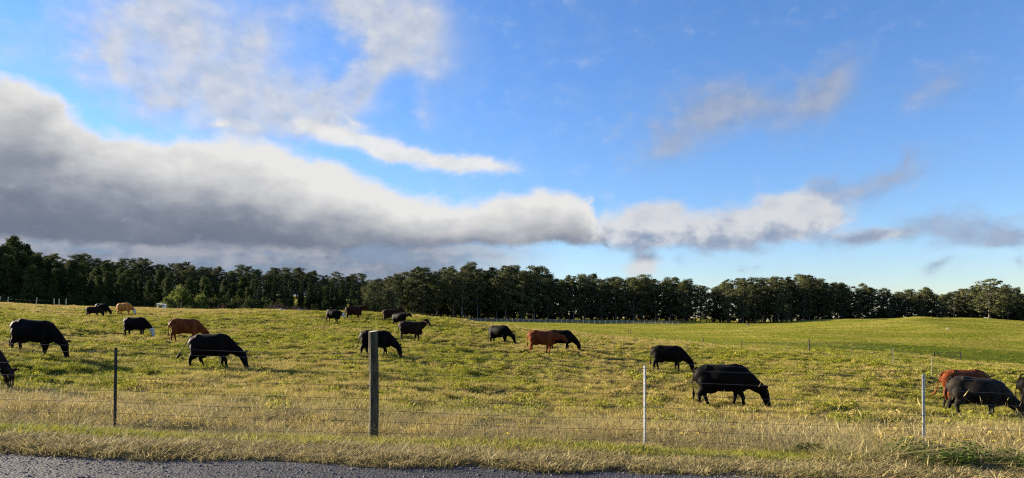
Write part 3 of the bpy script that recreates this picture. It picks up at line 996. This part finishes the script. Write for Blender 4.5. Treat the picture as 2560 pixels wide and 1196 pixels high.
def cow_mesh(name, mat, pose='graze', seed=0, voxel=.022, tail=0, stride=0.0, turn=0.0, fat=1.0, head_x=0.0, calf=False):
    """one continuous animal facing +X, feet at z = 0; pose graze / up / half"""
    r_ = np.random.default_rng(seed)
    VF = ([], [])
    # trunk
    limb(VF, [(-.86, 0, 1.10, .12, .12), (-.80, 0, 1.06, .21, .235), (-.66, 0, 1.00, .265, .315), (-.45, 0, .965, .295, .35), (-.15, 0, .91, .345 * fat, .395),
              (.15, 0, .895, .36 * fat, .405), (.40, 0, .91, .32, .395), (.60, 0, .93, .255, .36), (.74, 0, .92, .19, .29), (.84, 0, .90, .11, .18)], 4, 20)
    # hip points and pin bones, withers
    limb(VF, [(-.50, -.22, 1.16, .06, .07), (-.48, 0, 1.24, .12, .07), (-.50, .22, 1.16, .06, .07)], 3, 10)
    limb(VF, [(-.82, -.10, 1.10, .06, .06), (-.60, 0, 1.23, .12, .07), (-.82, .10, 1.10, .06, .06)], 3, 10)
    limb(VF, [(.18, 0, 1.24, .10, .05), (.42, 0, 1.265, .11, .06), (.62, 0, 1.22, .10, .06)], 3, 10)
    # brisket
    limb(VF, [(.35, 0, .59, .14, .10), (.62, 0, .61, .15, .13), (.85, 0, .74, .10, .12)], 4, 12)
    # udder or navel
    limb(VF, [(-.50, 0, .62, .12, .10), (-.38, 0, .52, .12, .10), (-.18, 0, .53, .06, .05)], 3, 10)
    # neck and head
    if pose == 'graze':
        nk = [(.46, 0, 1.02, .22, .27), (.78, 0, .87, .165, .255), (1.03, 0, .70, .13, .20), (1.20, 0, .57, .12, .165)]
        poll, muz = np.array((1.25, 0, .57)), np.array((1.42, 0, .05))
    elif pose == 'half':
        nk = [(.50, 0, 1.04, .22, .28), (.80, 0, 1.04, .18, .25), (1.08, 0, 1.03, .13, .19), (1.26, 0, 1.03, .115, .15)]
        poll, muz = np.array((1.30, 0, 1.07)), np.array((1.66, 0, .80))
    else:
        nk = [(.48, 0, 1.02, .22, .30), (.76, 0, 1.12, .17, .26), (.98, 0, 1.29, .125, .19), (1.10, 0, 1.42, .11, .14)]
        poll, muz = np.array((1.12, 0, 1.46)), np.array((1.52, 0, 1.24))
    poll[0] += head_x; muz[0] += head_x
    HV = ([], [])
    d = muz - poll; L = np.linalg.norm(d); d /= L
    hp = lambda t: tuple(poll + d * t * L)
    limb(HV, [hp(-.12) + (.08, .08), hp(.05) + (.128, .14), hp(.28) + (.138, .15), hp(.52) + (.108, .125), hp(.78) + (.092, .100), hp(.95) + (.100, .086), hp(1.04) + (.078, .060)], 4, 14)
    upv = np.array((-d[2], 0, d[0])); upv = upv if upv[2] > 0 or pose == 'graze' else -upv
    if pose == 'graze':
        upv = np.array((abs(upv[0]), 0, abs(upv[2])))
    for s_ in (-1, 1):                     # ears, held out sideways
        c = np.array(hp(.02)) + upv * .05
        t_ = c + (np.array((-.02, s_ * .29, .05)) + upv * .07 if pose == 'graze' else np.array((-.05, s_ * .27, -.05)))
        m_ = (c + t_) / 2 + np.array((0, 0, .02))
        limb(HV, [tuple(c + (0, s_ * .07, 0)) + (.045, .045), tuple(m_) + (.075, .042), tuple(t_) + (.035, .028)], 4, 10)
    # jaw
    j = -upv * .075
    limb(HV, [tuple(np.array(hp(.25)) + j) + (.075, .07), tuple(np.array(hp(.55)) + j * .8) + (.055, .055), tuple(np.array(hp(.85)) + j * .4) + (.05, .045)], 3, 10)
    eyes = [np.array(hp(.30)) + upv * .055 + np.array((0, s_ * .126, 0)) for s_ in (-1, 1)]
    # turn the head about the poll
    ct, st_ = math.cos(turn), math.sin(turn)

    def rot(v):
        x, y = v[0] - poll[0] + .15, v[1]
        return np.array((poll[0] - .15 + x * ct - y * st_, x * st_ + y * ct, v[2]))
    HV = ([tuple(rot(v)) for v in HV[0]], HV[1])
    eyes = [rot(e) for e in eyes]
    limb(VF, [k_ if i < 3 else (k_[0] + head_x, rot(k_)[1] * .8, *k_[2:]) for i, k_ in enumerate(nk)], 5, 16)
    add(VF, *HV)
    # legs
    st = lambda v: v * stride
    ph = [1, -.7, -.85, .9]
    for i, s_ in enumerate((-1, 1)):
        f = ph[i] * stride
        limb(VF, [(.50, s_ * .15, 1.0, .10, .19), (.50, s_ * .20, .76, .095, .17), (.47 + f * .25, s_ * .19, .56, .075, .105), (.51 + f * .75, s_ * .17, .36, .065, .072), (.49 + f * .95, s_ * .165, .20, .050, .053), (.50 + f * 1.1, s_ * .165, .09, .050, .055), (.53 + f * 1.1, s_ * .165, .0, .058, .072)], 4, 10)
        f = ph[2 + i] * stride
        limb(VF, [(-.56, s_ * .14, 1.02, .13, .24), (-.54, s_ * .19, .80, .14, .26), (-.55 + f * .3, s_ * .19, .60, .105, .19), (-.66 + f * .6, s_ * .17, .44, .07, .095), (-.64 + f * .9, s_ * .165, .24, .052, .058), (-.61 + f * 1.1, s_ * .165, .09, .052, .058), (-.57 + f * 1.1, s_ * .165, .0, .058, .072)], 4, 10)
    # tail with its switch
    tr = .024 if voxel < .025 else .032
    if tail == 0:
        tk = [(-.80, 0, 1.24, .04, .04), (-.92, .01, 1.12, tr, tr), (-.95, .02, .85, tr, tr), (-.94, .03, .58, tr, tr), (-.93, .03, .44, .05, .05), (-.94, .03, .26, .02, .02)]
    elif tail == 1:                        # swung out behind
        tk = [(-.80, 0, 1.24, .04, .04), (-.95, .02, 1.14, tr, tr), (-1.12, .05, .92, tr, tr), (-1.28, .08, .70, tr, tr), (-1.40, .10, .56, .06, .06), (-1.55, .12, .42, .02, .02)]
    else:
        tk = [(-.80, 0, 1.24, .04, .04), (-.92, .02, 1.10, tr, tr), (-.97, .04, .85, tr, tr), (-1.03, .08, .60, tr, tr), (-1.10, .10, .46, .05, .045), (-1.24, .14, .36, .02, .02)]
    limb(VF, tk, 4, 8)
    me = mesh_of(name, *VF)
    o = bpy.data.objects.new('tmp', me); COL.objects.link(o)
    md = o.modifiers.new('r', 'REMESH'); md.mode = 'VOXEL'; md.voxel_size = voxel
    md = o.modifiers.new('s', 'SMOOTH'); md.factor = .5; md.iterations = 5
    md = o.modifiers.new('d', 'DECIMATE'); md.ratio = .45
    dg = bpy.context.evaluated_depsgraph_get()
    out = bpy.data.meshes.new_from_object(o.evaluated_get(dg), depsgraph=dg)
    out.name = name
    bpy.data.objects.remove(o); bpy.data.meshes.remove(me)
    out.materials.clear(); out.materials.append(mat)
    out.polygons.foreach_set('use_smooth', np.ones(len(out.polygons), dtype=bool))
    co = np.empty(len(out.vertices) * 3, np.float32); out.vertices.foreach_get('co', co); co = co.reshape(-1, 3)
    mz = rot(muz); pl = rot(poll)
    ax = (mz - pl) / np.linalg.norm(mz - pl)
    t = (co - pl) @ ax
    lat = np.linalg.norm((co - pl) - t[:, None] * ax, axis=1)
    fm = ((t > -.02) & (lat < .17)).astype(np.float32)
    a = out.attributes.new('face', 'FLOAT', 'POINT'); a.data.foreach_set('value', fm)
    return out, eyes


def eye_mesh():
    bm = bmesh.new(); bmesh.ops.create_uvsphere(bm, u_segments=10, v_segments=6, radius=.022)
    me = bpy.data.meshes.new('eye'); bm.to_mesh(me); bm.free()
    me.materials.append(M_EYE)
    return me


EYE = eye_mesh()


def cow(x, y, heading, label, mat, scale=1.0, name='cow', **kw):
    kw.setdefault('voxel', .02 if y < 35 else .028)
    me, eyes = cow_mesh('body', mat, seed=int(abs(x * 13 + y * 7)), **kw)
    e = bpy.data.objects.new(name, None); COL.objects.link(e)
    # stand on the slope: mean ground under the four feet, tilted to it
    c, s_ = math.cos(R(heading)), math.sin(R(heading))
    zs = [tz(x + c * q * scale, y + s_ * q * scale) for q in (-.6, 0, .55)]
    pitch = -math.atan2(zs[2] - zs[0], 1.15 * scale)
    e.location = (x, y, sum(zs) / 3 - .035)
    e.rotation_mode = 'XYZ'
    e.rotation_euler = (0, max(-.15, min(.15, pitch)), R(heading))
    e.scale = (scale, scale, scale * 1.13)
    tag(e, label, 'cow', 'cattle grazing on the pasture')
    obj('body', me, e)
    for p in eyes:
        obj('eye', EYE, e, tuple(p))
    return e


HERD = [
    # x, y, heading, scale, material, label, options
    (-20.6, 30.0, 2, 1.02, M_BLACK, 'big black cow grazing behind the dark brown cow at the fence', dict(fat=1.06, stride=.08)),
    (-16.2, 20.8, -4, .95, M_DKBR, 'dark brown cow grazing closest to the dark steel fence post', dict(stride=-.1)),
    (-13.1, 30.5, -3, 1.04, M_BLACK, 'black cow walking with its tail swung out behind it', dict(tail=1, stride=.22, head_x=.06)),
    (-27.7, 51.5, -6, .98, M_BLACKF, 'black cow with a white face grazing above the red brown cow', dict(stride=.06)),
    (-22.0, 47.0, 22, 1.06, M_RED, 'bright red brown cow partly hidden behind the tail-swinging black cow', dict(stride=.12)),
    (-45.4, 82.0, -10, 1.0, M_TAN, 'tan cow with a white face beside the two dark animals on the brow', dict(stride=.12)),
    (-49.3, 84.0, -14, .98, M_BLACK, 'black cow grazing behind the smaller dark brown one on the brow', dict()),
    (-47.6, 79.5, 6, .80, M_DKBR, 'small dark brown young cow in front of the black one on the brow', dict(stride=.1)),
    (-19.5, 76.0, -24, 1.0, M_BLACKF, 'black cow with white face standing before the red-backed cow', dict(pose='half', stride=.06, turn=-.5)),
    (-18.6, 82.0, 4, 1.05, M_REDD, 'deep red cow standing with raised head behind the white-faced standing cow', dict(pose='up')),
    (-13.4, 77.5, -5, 1.02, M_REDD, 'deep red brown cow standing on the brow behind two dark cows', dict(pose='half', stride=.1)),
    (-11.6, 72.5, -30, .95, M_BLACK, 'black cow standing between the deep red cow and the alert dark brown cow', dict(pose='half')),
    (-7.6, 52.0, -8, 1.0, M_DKBR, 'dark brown cow standing alert with its head held high', dict(pose='up', stride=-.1, turn=-.5)),
    (-7.6, 39.0, -6, 1.0, M_BLACK, 'black cow grazing half hidden by the round wooden post', dict(tail=2, stride=.14)),
    (-1.0, 56.0, -32, 1.02, M_BLACK, 'lone black cow grazing to the left of the red and black pair', dict(tail=2, stride=.06)),
    (2.0, 49.0, -12, 1.06, M_RED, 'red brown cow standing in front of a grazing black cow', dict(pose='half', stride=-.1)),
    (3.55, 52.2, -14, 1.06, M_BLACK, 'black cow grazing behind the red brown one', dict(stride=.12)),
    (9.1, 41.0, -14, 1.02, M_BLACK, 'black cow grazing up the slope beyond the large black one', dict(stride=.12)),
    (7.65, 25.4, -12, 1.06, M_BLACK, 'large black cow grazing to the right of the thin galvanised post', dict(fat=1.1, stride=.16, head_x=.04)),
    (17.55, 26.6, -16, 1.08, M_DUSTY, 'dusty black bull grazing to the right of the pale galvanised post', dict(fat=1.1, stride=-.12, head_x=.05)),
    (19.8, 30.6, -6, 1.04, M_RED, 'red brown cow mostly hidden behind the dusty black bull', dict(tail=2)),
    (21.75, 28.6, -20, 1.04, M_BLACK, 'black cow cut off at the side beyond the bull', dict()),
]
for x, y, hd, sc_, mt, lb, kw in HERD:
    cow(x * .975, y * .975, hd, lb, mt, sc_, **kw)

# ------------------------------------------------------------------ grass
T1 = source('short_tuft', [blades(34, .07, .20, .13, .011, .9, 400 + i, mats=[M_GRASS]) for i in range(6)])
T2 = source('wide_tuft', [blades(46, .10, .24, .26, .022, 1.0, 420 + i, mats=[M_GRASS]) for i in range(5)])
T3 = source('tall_tuft', [blades(30, .20, .66, .22, .007, 1.3, 440 + i, 1.0, True, [M_TALL], 1.2) for i in range(6)])
T4 = source('leafy_clump', [leafy(150, .24, .20, .035, 460 + i, [M_GRASS]) for i in range(4)])
T5 = source('verge_tuft', [blades(40, .03, .09, .14, .008, 1.3, 480 + i, mats=[M_TALL]) for i in range(4)])


def put(name, coll, n_src, x, y, smin, smax, label, cat, tilt=.12, hi=(.8, 1.3), dry_off=0.0, sink=0.0, lumps=True):
    n = len(x)
    z = terrain(x, y) - sink
    lump = np.clip(fbm(x, y, 2.2, 51) + .5, 0, 1) if lumps else np.full(n, .5)
    s_ = smin + (smax - smin) * (lump * .7 + rng.uniform(size=n) * .3)
    hh = rng.uniform(*hi, n)
    tl = rng.normal(0, tilt, (n, 2))
    d = np.clip(dryness(x, y) + dry_off + rng.normal(0, .16, n), 0, 1)
    return scatter(name, coll, n_src, np.c_[x, y, z], rng.uniform(0, 6.283, n), tl, np.c_[s_, s_, s_ * hh], d, label, cat)


def keep(x, y, seed, scale, lo, hi):
    """thin out with noise so that bare and lush patches alternate"""
    q = sstep(fbm(x, y, scale, seed), lo, hi)
    m_ = rng.uniform(size=len(x)) < .25 + .75 * q
    return x[m_], y[m_]


x, y = field_points(46000, 10.8, 32, power=.75); x, y = keep(x, y, 61, 1.6, -.25, .35)
put('pasture_grass', T1, 6, x, y, .65, 1.6, 'short yellow-green grass of the nearer pasture', 'grass')
x, y = field_points(48000, 30, 62, power=.75); x, y = keep(x, y, 62, 2.0, -.25, .35)
put('pasture_grass', T2, 5, x, y, .45, 1.0, 'short yellow-green grass of the middle pasture', 'grass')
x, y = field_points(60000, 60, 128, power=.8); x, y = keep(x, y, 63, 3.0, -.25, .35)
put('pasture_grass', T2, 5, x, y, .7, 1.5, 'short yellow-green grass on the pasture brow', 'grass')
x, y = field_points(11000, 12.5, 95, power=.6); x, y = keep(x, y, 64, 2.6, -.1, .4)
put('pasture_clumps', T4, 4, x, y, .6, 1.7, 'low leafy green clumps dotted over the pasture', 'grass', dry_off=-.28)
x, y = field_points(9500, 10.1, 17.5, power=1.2); x, y = keep(x, y, 65, 2.2, .0, .5)
put('tall_dry_grass', T3, 6, x, y, .28, .85, 'tall straw coloured grass along the roadside fence', 'grass', tilt=.2)
x, y = field_points(1500, 8.7, 10.3); x, y = keep(x, y, 73, 1.2, .0, .5)
put('tall_dry_grass', T3, 6, x, y, .22, .6, 'rough straw coloured grass between verge and fence', 'grass', tilt=.25, dry_off=.25)
x = np.r_[rng.uniform(3.6, 7.2, 160), rng.normal(5.2, .5, 60)]; y = np.r_[rng.uniform(7.9, 9.6, 160), rng.normal(8.3, .25, 60)]
put('tall_dry_grass', T3, 6, x, y, .4, .95, 'dry stalks growing through the green weed bush', 'grass', tilt=.25, dry_off=.2)
x, y = field_points(2600, 18, 60, power=.8); x, y = keep(x, y, 66, 6, .0, .5)
put('dry_stalks', T3, 6, x, y, .3, .7, 'scattered dry seed stalks standing in the pasture', 'grass', dry_off=.3)
x, y = field_points(2200, 62, 118, power=.8); x, y = keep(x, y, 69, 8, -.1, .5)
put('dry_stalks', T3, 6, x, y, .5, 1.1, 'dry seed stalks along the pasture brow', 'grass', dry_off=.3)
x, y = field_points(17000, 6.9, 10.2, power=1.0)
m_ = y > 7.2 + .2 * fbm(x, y * 0, .7, 71)
put('verge_grass', T5, 4, x[m_], y[m_], .7, 1.5, 'short matted grass of the road verge', 'grass', hi=(.6, 1.2))
x, y = field_points(4500, 8.1, 9.7, power=1.0)
put('verge_grass', T1, 6, x, y, .45, 1.0, 'green grass strip between verge and fence', 'grass', dry_off=-.15)
x, y = field_points(20000, 125, 330, power=.9)
put('far_pasture_grass', T2, 5, x, y, .9, 2.2, 'grass tussocks of the far pasture', 'grass', dry_off=-.28, hi=(.35, .6), sink=.05)

# loose stones on the road edge
M_STONE = plain_mat('road_stone', (.035, .035, .038), (.16, .155, .155), 20, .8)


def stone(seed):
    r_ = np.random.default_rng(seed)
    bm = bmesh.new(); bmesh.ops.create_icosphere(bm, subdivisions=1, radius=1)
    for v in bm.verts:
        v.co *= r_.uniform(.7, 1.15); v.co.z *= .6
    me = bpy.data.meshes.new('stone'); bm.to_mesh(me); bm.free(); me.materials.append(M_STONE)
    return me


ST = source('stone', [stone(i) for i in range(4)])
n = 16000
x = rng.uniform(-9, 9, n); y = 5.6 + 1.95 * rng.uniform(size=n) ** .8
sz = rng.uniform(.004, .011, n) * (1 + 1.2 * (rng.uniform(size=n) < .06))
scatter('gravel', ST, 4, np.c_[x, y, np.maximum(-.031 * x + .004, terrain(x, y)) + .001], rng.uniform(0, 6.28, n), rng.normal(0, .3, (n, 2)), np.c_[sz, sz, sz], np.zeros(n), 'loose stone chips on the grey road edge', 'gravel')

# yellow flowers
M_YEL, _k, _b = material('yellow_petal', .6); _b.inputs['Base Color'].default_value = (.72, .52, .03, 1)


def flower_mesh():
    VF = ([], [])
    add(VF, *tube([(0, 0, 0), (.01, 0, .25)], [.003, .002], 3))
    nb = len(VF[1])
    for j in range(6):
        a = j * math.pi / 3
        b0 = len(VF[0])
        VF[0].extend([(.01, 0, .25), (.01 + .02 * math.cos(a - .4), .02 * math.sin(a - .4), .258), (.01 + .03 * math.cos(a), .03 * math.sin(a), .255), (.01 + .02 * math.cos(a + .4), .02 * math.sin(a + .4), .258)])
        VF[1].append((b0, b0 + 1, b0 + 2, b0 + 3))
    return mesh_of('flower', *VF, mats=[M_WEED, M_YEL], mat_idx=[0] * nb + [1] * 6)


FL = source('flower', [flower_mesh()])
x, y = field_points(900, 8.6, 32, power=1.2); x, y = keep(x, y, 67, 4, .0, .5)
n2_ = 60
x = np.r_[x, rng.normal(5.2, .45, n2_)]; y = np.r_[y, rng.normal(9.0, .25, n2_)]
put('yellow_flowers', FL, 1, x, y, .7, 1.3, 'tiny yellow flowers in the grass', 'flowers')

# ------------------------------------------------------------------ roadside fence
M_POST = plain_mat('weathered_post', (.022, .019, .012), (.10, .09, .055), 6, .9, (6, 6, .7), .6)
M_ENDG = plain_mat('post_end_grain', (.30, .28, .22), (.55, .52, .43), 30, .9)
M_TDARK = plain_mat('dark_steel', (.018, .02, .02), (.06, .06, .058), 12, .55, metal=.4)
M_GALV = plain_mat('galvanised_steel', (.30, .30, .285), (.50, .50, .48), 9, .5, metal=.25)
M_WIRE = plain_mat('fence_wire', (.06, .055, .05), (.20, .19, .18), 3, .45, metal=.8)

FENCE_Y = 10.0
fz = lambda x_: float(terrain([x_], [FENCE_Y], False)[0])


def wood_post(r0, h, seed, split=True):
    """round post: slightly tapered and wavy, with drying cracks and a sawn top"""
    r_ = np.random.default_rng(seed)
    nS, nR = 28, 16
    V, F, mi = [], [], []
    ang = np.linspace(0, 2 * math.pi, nS, endpoint=False)
    groove = np.zeros(nS)
    for a in r_.integers(0, nS, 5):
        groove[a] -= .05
    for i in range(nR + 1):
        t = i / nR
        rr = r0 * (1.04 - .07 * t) * (1 + .018 * np.sin(ang * 3 + t * 3) + .012 * r_.normal(size=nS) + groove * (.5 + .5 * t))
        ox = .006 * math.sin(t * 5 + seed)
        for j in range(nS):
            V.append((rr[j] * math.cos(ang[j]) + ox, rr[j] * math.sin(ang[j]), -.35 + (h + .35) * t + (.01 * math.cos(ang[j] - .8) if i == nR else 0)))
    for i in range(nR):
        for j in range(nS):
            j2 = (j + 1) % nS
            F.append((i * nS + j, i * nS + j2, (i + 1) * nS + j2, (i + 1) * nS + j)); mi.append(0)
    b0 = len(V)
    for j in range(nS):                  # chamfered sawn end
        x_, y_, z_ = V[nR * nS + j]
        V.append((x_ * .93, y_ * .93, z_ + .008))
    for j in range(nS):
        j2 = (j + 1) % nS
        F.append((nR * nS + j, nR * nS + j2, b0 + j2, b0 + j)); mi.append(0)
    V.append((0, 0, h + .012))
    for j in range(nS):
        F.append((b0 + j, b0 + (j + 1) % nS, len(V) - 1)); mi.append(1)
    return mesh_of('wooden_post', V, F, [M_POST, M_ENDG], False, mi)


def t_post(h, mat, w=.034):
    """steel T section with studs up its face"""
    VF = ([], [])

    def box(x0, x1, y0, y1, z0, z1):
        add(VF, [(x0, y0, z0), (x1, y0, z0), (x1, y1, z0), (x0, y1, z0), (x0, y0, z1), (x1, y0, z1), (x1, y1, z1), (x0, y1, z1)],
            [(0, 3, 2, 1), (4, 5, 6, 7), (0, 1, 5, 4), (1, 2, 6, 5), (2, 3, 7, 6), (3, 0, 4, 7)])
    box(-w / 2, w / 2, 0, .005, -.4, h)
    box(-.003, .003, .0052, .032, -.4, h - .002)
    z = .08
    while z < h - .03:
        box(-.006, .006, -.008, -.0002, z, z + .016); z += .054
    return mesh_of('steel_post', *VF, mats=[mat])


fence = bpy.data.objects.new('roadside_fence', None); COL.objects.link(fence)
fence.location = (0, FENCE_Y, 0)
tag(fence, 'wire stock fence along the road verge with one thick round wooden post', 'fence')
fp = lambda nm, me, x_, rot=0, lean=(0, 0), dy=0.0: obj(nm, me, fence, (x_, dy, fz(x_)), (lean[0], lean[1], rot))
o = fp('wooden_post', wood_post(.068, 1.53, 5), -1.98); o['label'] = 'thick round weathered wooden post'
TD, TG = t_post(1.19, M_TDARK, .040), t_post(1.17, M_GALV, .034)
TG2 = t_post(1.17, M_GALV, .044)
o = fp('steel_post', TD, -5.66, .2, (0, .012), -.03); o['label'] = 'dark steel post'
o = fp('steel_post', TG, 1.90, .9, (0, .002), -.03); o['label'] = 'thin galvanised post'
o = fp('steel_post', TG2, 5.87, .1, (0, -.004), -.03); o['label'] = 'pale galvanised post'
for x_ in (-9.6, -13.4, 9.8, 13.7):
    fp('steel_post', TD, x_, .3, (0, 0), -.03)
for k_, hgt in enumerate((.10, .26, .42, .58, .77, .95, 1.13, 1.215)):
    pts, rad = [], []
    ps = [-17.3, -13.4, -9.6, -5.66, -1.98, 1.90, 5.87, 9.8, 13.7, 17.5]
    for a, b in zip(ps[:-1], ps[1:]):
        for q in np.linspace(0, 1, 9)[:-1]:
            xx = a + (b - a) * q
            zz = (fz(a) + hgt) * (1 - q) + (fz(b) + hgt) * q - .022 * 4 * q * (1 - q) * (.6 + .8 * ((k_ * 7 + int(a * 3)) % 5) / 5)
            pts.append((xx, -.045 if abs(xx + 1.98) > .3 else -.045 - .028 * (1 - abs(xx + 1.98) / .3), zz)); rad.append(.0026)
    obj('wire', mesh_of('wire', *tube(pts, rad, 5), mats=[M_WIRE], smooth=True), fence)

# ------------------------------------------------------------------ side fence running away down the brow
sf = bpy.data.objects.new('side_fence', None); COL.objects.link(sf)
tag(sf, 'wire fence of wooden posts and thin stakes running away over the brow', 'fence')
WP = wood_post(.062, 1.32, 9)
SP = t_post(1.22, plain_mat('weathered_stake', (.13, .125, .115), (.26, .25, .23), 9, .7), .03)
SIDE = [(19.9, 31, 1), (22.2, 37, 0), (24.2, 44.5, 0), (26.2, 54, 0), (27.6, 65, 1), (28.4, 72, 0), (29.0, 79, 0), (29.6, 86, 0), (30.2, 92, 1), (30.4, 99, 0), (30.8, 107, 0), (31.2, 114, 1), (31.0, 122, 0), (31, 131, 0), (30.6, 141, 0), (30.2, 152, 0), (29.8, 165, 0), (29.6, 178, 1), (30.5, 180, 1)]
for x_, y_, w in SIDE:
    z_ = tz(x_, y_)
    obj('wooden_post' if w else 'steel_stake', WP if w else SP, sf, (x_, y_, z_ - .03), (random.uniform(-.02, .02), random.uniform(-.03, .03), random.uniform(0, 6)))
for hgt in (.25, .5, .75, 1.0, 1.15):
    obj('wire', mesh_of('wire', *tube([(x_, y_, tz(x_, y_) + hgt) for x_, y_, w in SIDE[:18]], [.0028] * 18, 4), mats=[M_WIRE]), sf)

# ------------------------------------------------------------------ white-posted rail fence in front of the windbreak
M_RAIL = plain_mat('grey_rail', (.12, .12, .12), (.22, .215, .21), 3, .85)
M_WPOST = plain_mat('pale_fence_post', (.30, .285, .25), (.46, .44, .39), 5, .8)


def box_mesh(name, sx, sy, sz, mat, bev=.01):
    bm = bmesh.new(); bmesh.ops.create_cube(bm, size=1)
    for v in bm.verts:
        v.co.x *= sx; v.co.y *= sy; v.co.z = (v.co.z + .5) * sz
    bmesh.ops.bevel(bm, geom=bm.edges[:], offset=bev, segments=1, affect='EDGES')
    me = bpy.data.meshes.new(name); bm.to_mesh(me); bm.free(); me.materials.append(mat)
    return me


rf = bpy.data.objects.new('rail_fence', None); COL.objects.link(rf)
tag(rf, 'long post and rail fence with pale posts below the eucalyptus windbreak', 'fence')
PB = box_mesh('post', .17, .17, 1.75, M_WPOST, .02)
rp = []
for i in range(46):
    x_ = -36 + i * 2.42
    y_ = 318 - i * .25
    rp.append((x_, y_, tz(x_, y_)))
for x_, y_, z_ in rp:
    obj('post', PB, rf, (x_, y_ - .1, z_ - .2), (0, random.uniform(-.02, .02), 0))
for hgt in (.35, .72, 1.08, 1.38):
    V, F = [], []
    for x_, y_, z_ in rp:
        V += [(x_, y_ - .02, z_ + hgt), (x_, y_ + .02, z_ + hgt), (x_, y_ + .02, z_ + hgt + .2), (x_, y_ - .02, z_ + hgt + .2)]
    for i in range(len(rp) - 1):
        for j in range(4):
            F.append((i * 4 + j, i * 4 + (j + 1) % 4, i * 4 + 4 + (j + 1) % 4, i * 4 + 4 + j))
    F += [(3, 2, 1, 0), tuple(len(V) - 4 + j for j in range(4))]
    obj('rail', mesh_of('rail', V, F, [M_RAIL]), rf)

# ------------------------------------------------------------------ leaning posts along the left brow
lf = bpy.data.objects.new('brow_fence', None); COL.objects.link(lf)
tag(lf, 'row of pale leaning fence posts on the pasture brow before the tall leafy trees', 'fence')
LP = wood_post(.055, 1.2, 12)
LP2 = bpy.data.meshes.new_from_object(obj('tmp', LP)); bpy.data.objects.remove(bpy.data.objects['tmp'])
LP2.materials.clear(); LP2.materials.append(M_WPOST); LP2.materials.append(M_ENDG)
BR = [(-84.3, 115, .22), (-82.9, 115, .12), (-75.5, 111, .14), (-71.0, 108.5, .03), (-69.9, 108, .02), (-68.2, 107, .05)]
for x_, y_, le in BR:
    obj('post', LP2, lf, (x_, y_, tz(x_, y_)), (0, le, 0))
for hgt in (.8,):
    obj('wire', mesh_of('wire', *tube([(x_, y_, tz(x_, y_) + hgt) for x_, y_, le in BR], [.0016] * 6, 4), mats=[M_WIRE]), lf)

# ------------------------------------------------------------------ small white shelter on the brow
M_WHITE = plain_mat('white_paint', (.66, .64, .60), (.80, .78, .74), 4, .7)
sh = bpy.data.objects.new('shelter', None); COL.objects.link(sh)
sx, sy = -53.6, 107.0
sh.location = (sx, sy, tz(sx, sy)); sh.rotation_euler = (0, 0, .25)
sh.scale = (.8, .8, .8)
tag(sh, 'small white open-sided shelter with sloping top on the pasture brow', 'shelter')
o = obj('roof', box_mesh('roof', 1.60, .9, .22, M_WHITE, .015), sh, (0, 0, .92), (.06, .10, 0))
for px_, py_ in ((-.68, -.35), (.70, -.35), (-.68, .35), (.70, .35)):
    obj('leg', box_mesh('leg', .10, .10, 1.1, M_WHITE, .008), sh, (px_, py_, -.12))
obj('board', box_mesh('board', .5, .04, .5, M_WHITE, .005), sh, (.42, -.42, .15))

# pale rocks and the far gate
M_ROCK = plain_mat('pale_rock', (.10, .095, .09), (.30, .29, .27), 2.5, .9, bmp=.6)


def rock(seed):
    r_ = np.random.default_rng(seed)
    bm = bmesh.new(); bmesh.ops.create_icosphere(bm, subdivisions=2, radius=1)
    ph = r_.uniform(0, 6, 6)
    for v in bm.verts:
        c = v.co.copy()
        v.co *= 1 + .22 * math.sin(c.x * 3 + ph[0]) * math.cos(c.y * 4 + ph[1]) + .12 * math.sin(c.z * 6 + ph[2]) + r_.uniform(-.05, .05)
        v.co.z *= .6
    me = bpy.data.meshes.new('rock'); bm.to_mesh(me); bm.free(); me.materials.append(M_ROCK)
    return me


for i, (x_, y_, s_, lb) in enumerate(((-34.0, 103.5, .55, 'grey rock lying on the brow below the conifers'), (-31.2, 103.0, .4, 'smaller pale rock right of the grey rock on the brow'),
                                      (134, 215, .4, 'white rock on the far slope below the mounds'), (101, 300, .6, 'pale stone on the grass near the sapling'))):
    o = obj('rock', rock(500 + i), None, (x_, y_, tz(x_, y_) + .15 * s_), (0, 0, i), (s_ * 1.4, s_, s_))
    tag(o, lb, 'rock')

gt = bpy.data.objects.new('field_gate', None); COL.objects.link(gt)
g0, g1 = (79.8, 132.0), (83.9, 131.0)
gz0 = min(tz(*g0), tz(*g1))
gt.location = (g0[0], g0[1], gz0); gt.rotation_euler = (0, 0, math.atan2(g1[1] - g0[1], g1[0] - g0[0]))
tag(gt, 'grey metal field gate with two posts in the green hollow', 'gate')
for px_ in (-.15, 4.3):
    obj('gate_post', box_mesh('gate_post', .16, .16, 1.7, M_TDARK, .01), gt, (px_, 0, -.25))
for hgt in (.3, .55, .8, 1.05, 1.25):
    obj('bar', mesh_of('bar', *tube([(0, 0, hgt), (4.15, 0, hgt)], [.025, .025], 6), mats=[M_TDARK]), gt)

# green weed bush on the verge with yellow flowers
wb = make_shrub(330, M_WEED, 60, .075)
shrub('weed_bush', wb, 5.05, 8.25, 1.5, .36, 'leafy green weed bush at the verge below the pale galvanised post', 'bush', z=tz(5.05, 8.25) - .02)
shrub('weed_bush', wb, 5.85, 8.0, 1.1, .28, 'low trailing weed to the right of the verge bush', 'bush', z=tz(5.85, 8.0) - .02)
shrub('weed_bush', SH[1], 3.75, 8.9, .55, .28, 'small dark weed to the left of the verge bush', 'bush', z=tz(3.75, 8.9) - .02)
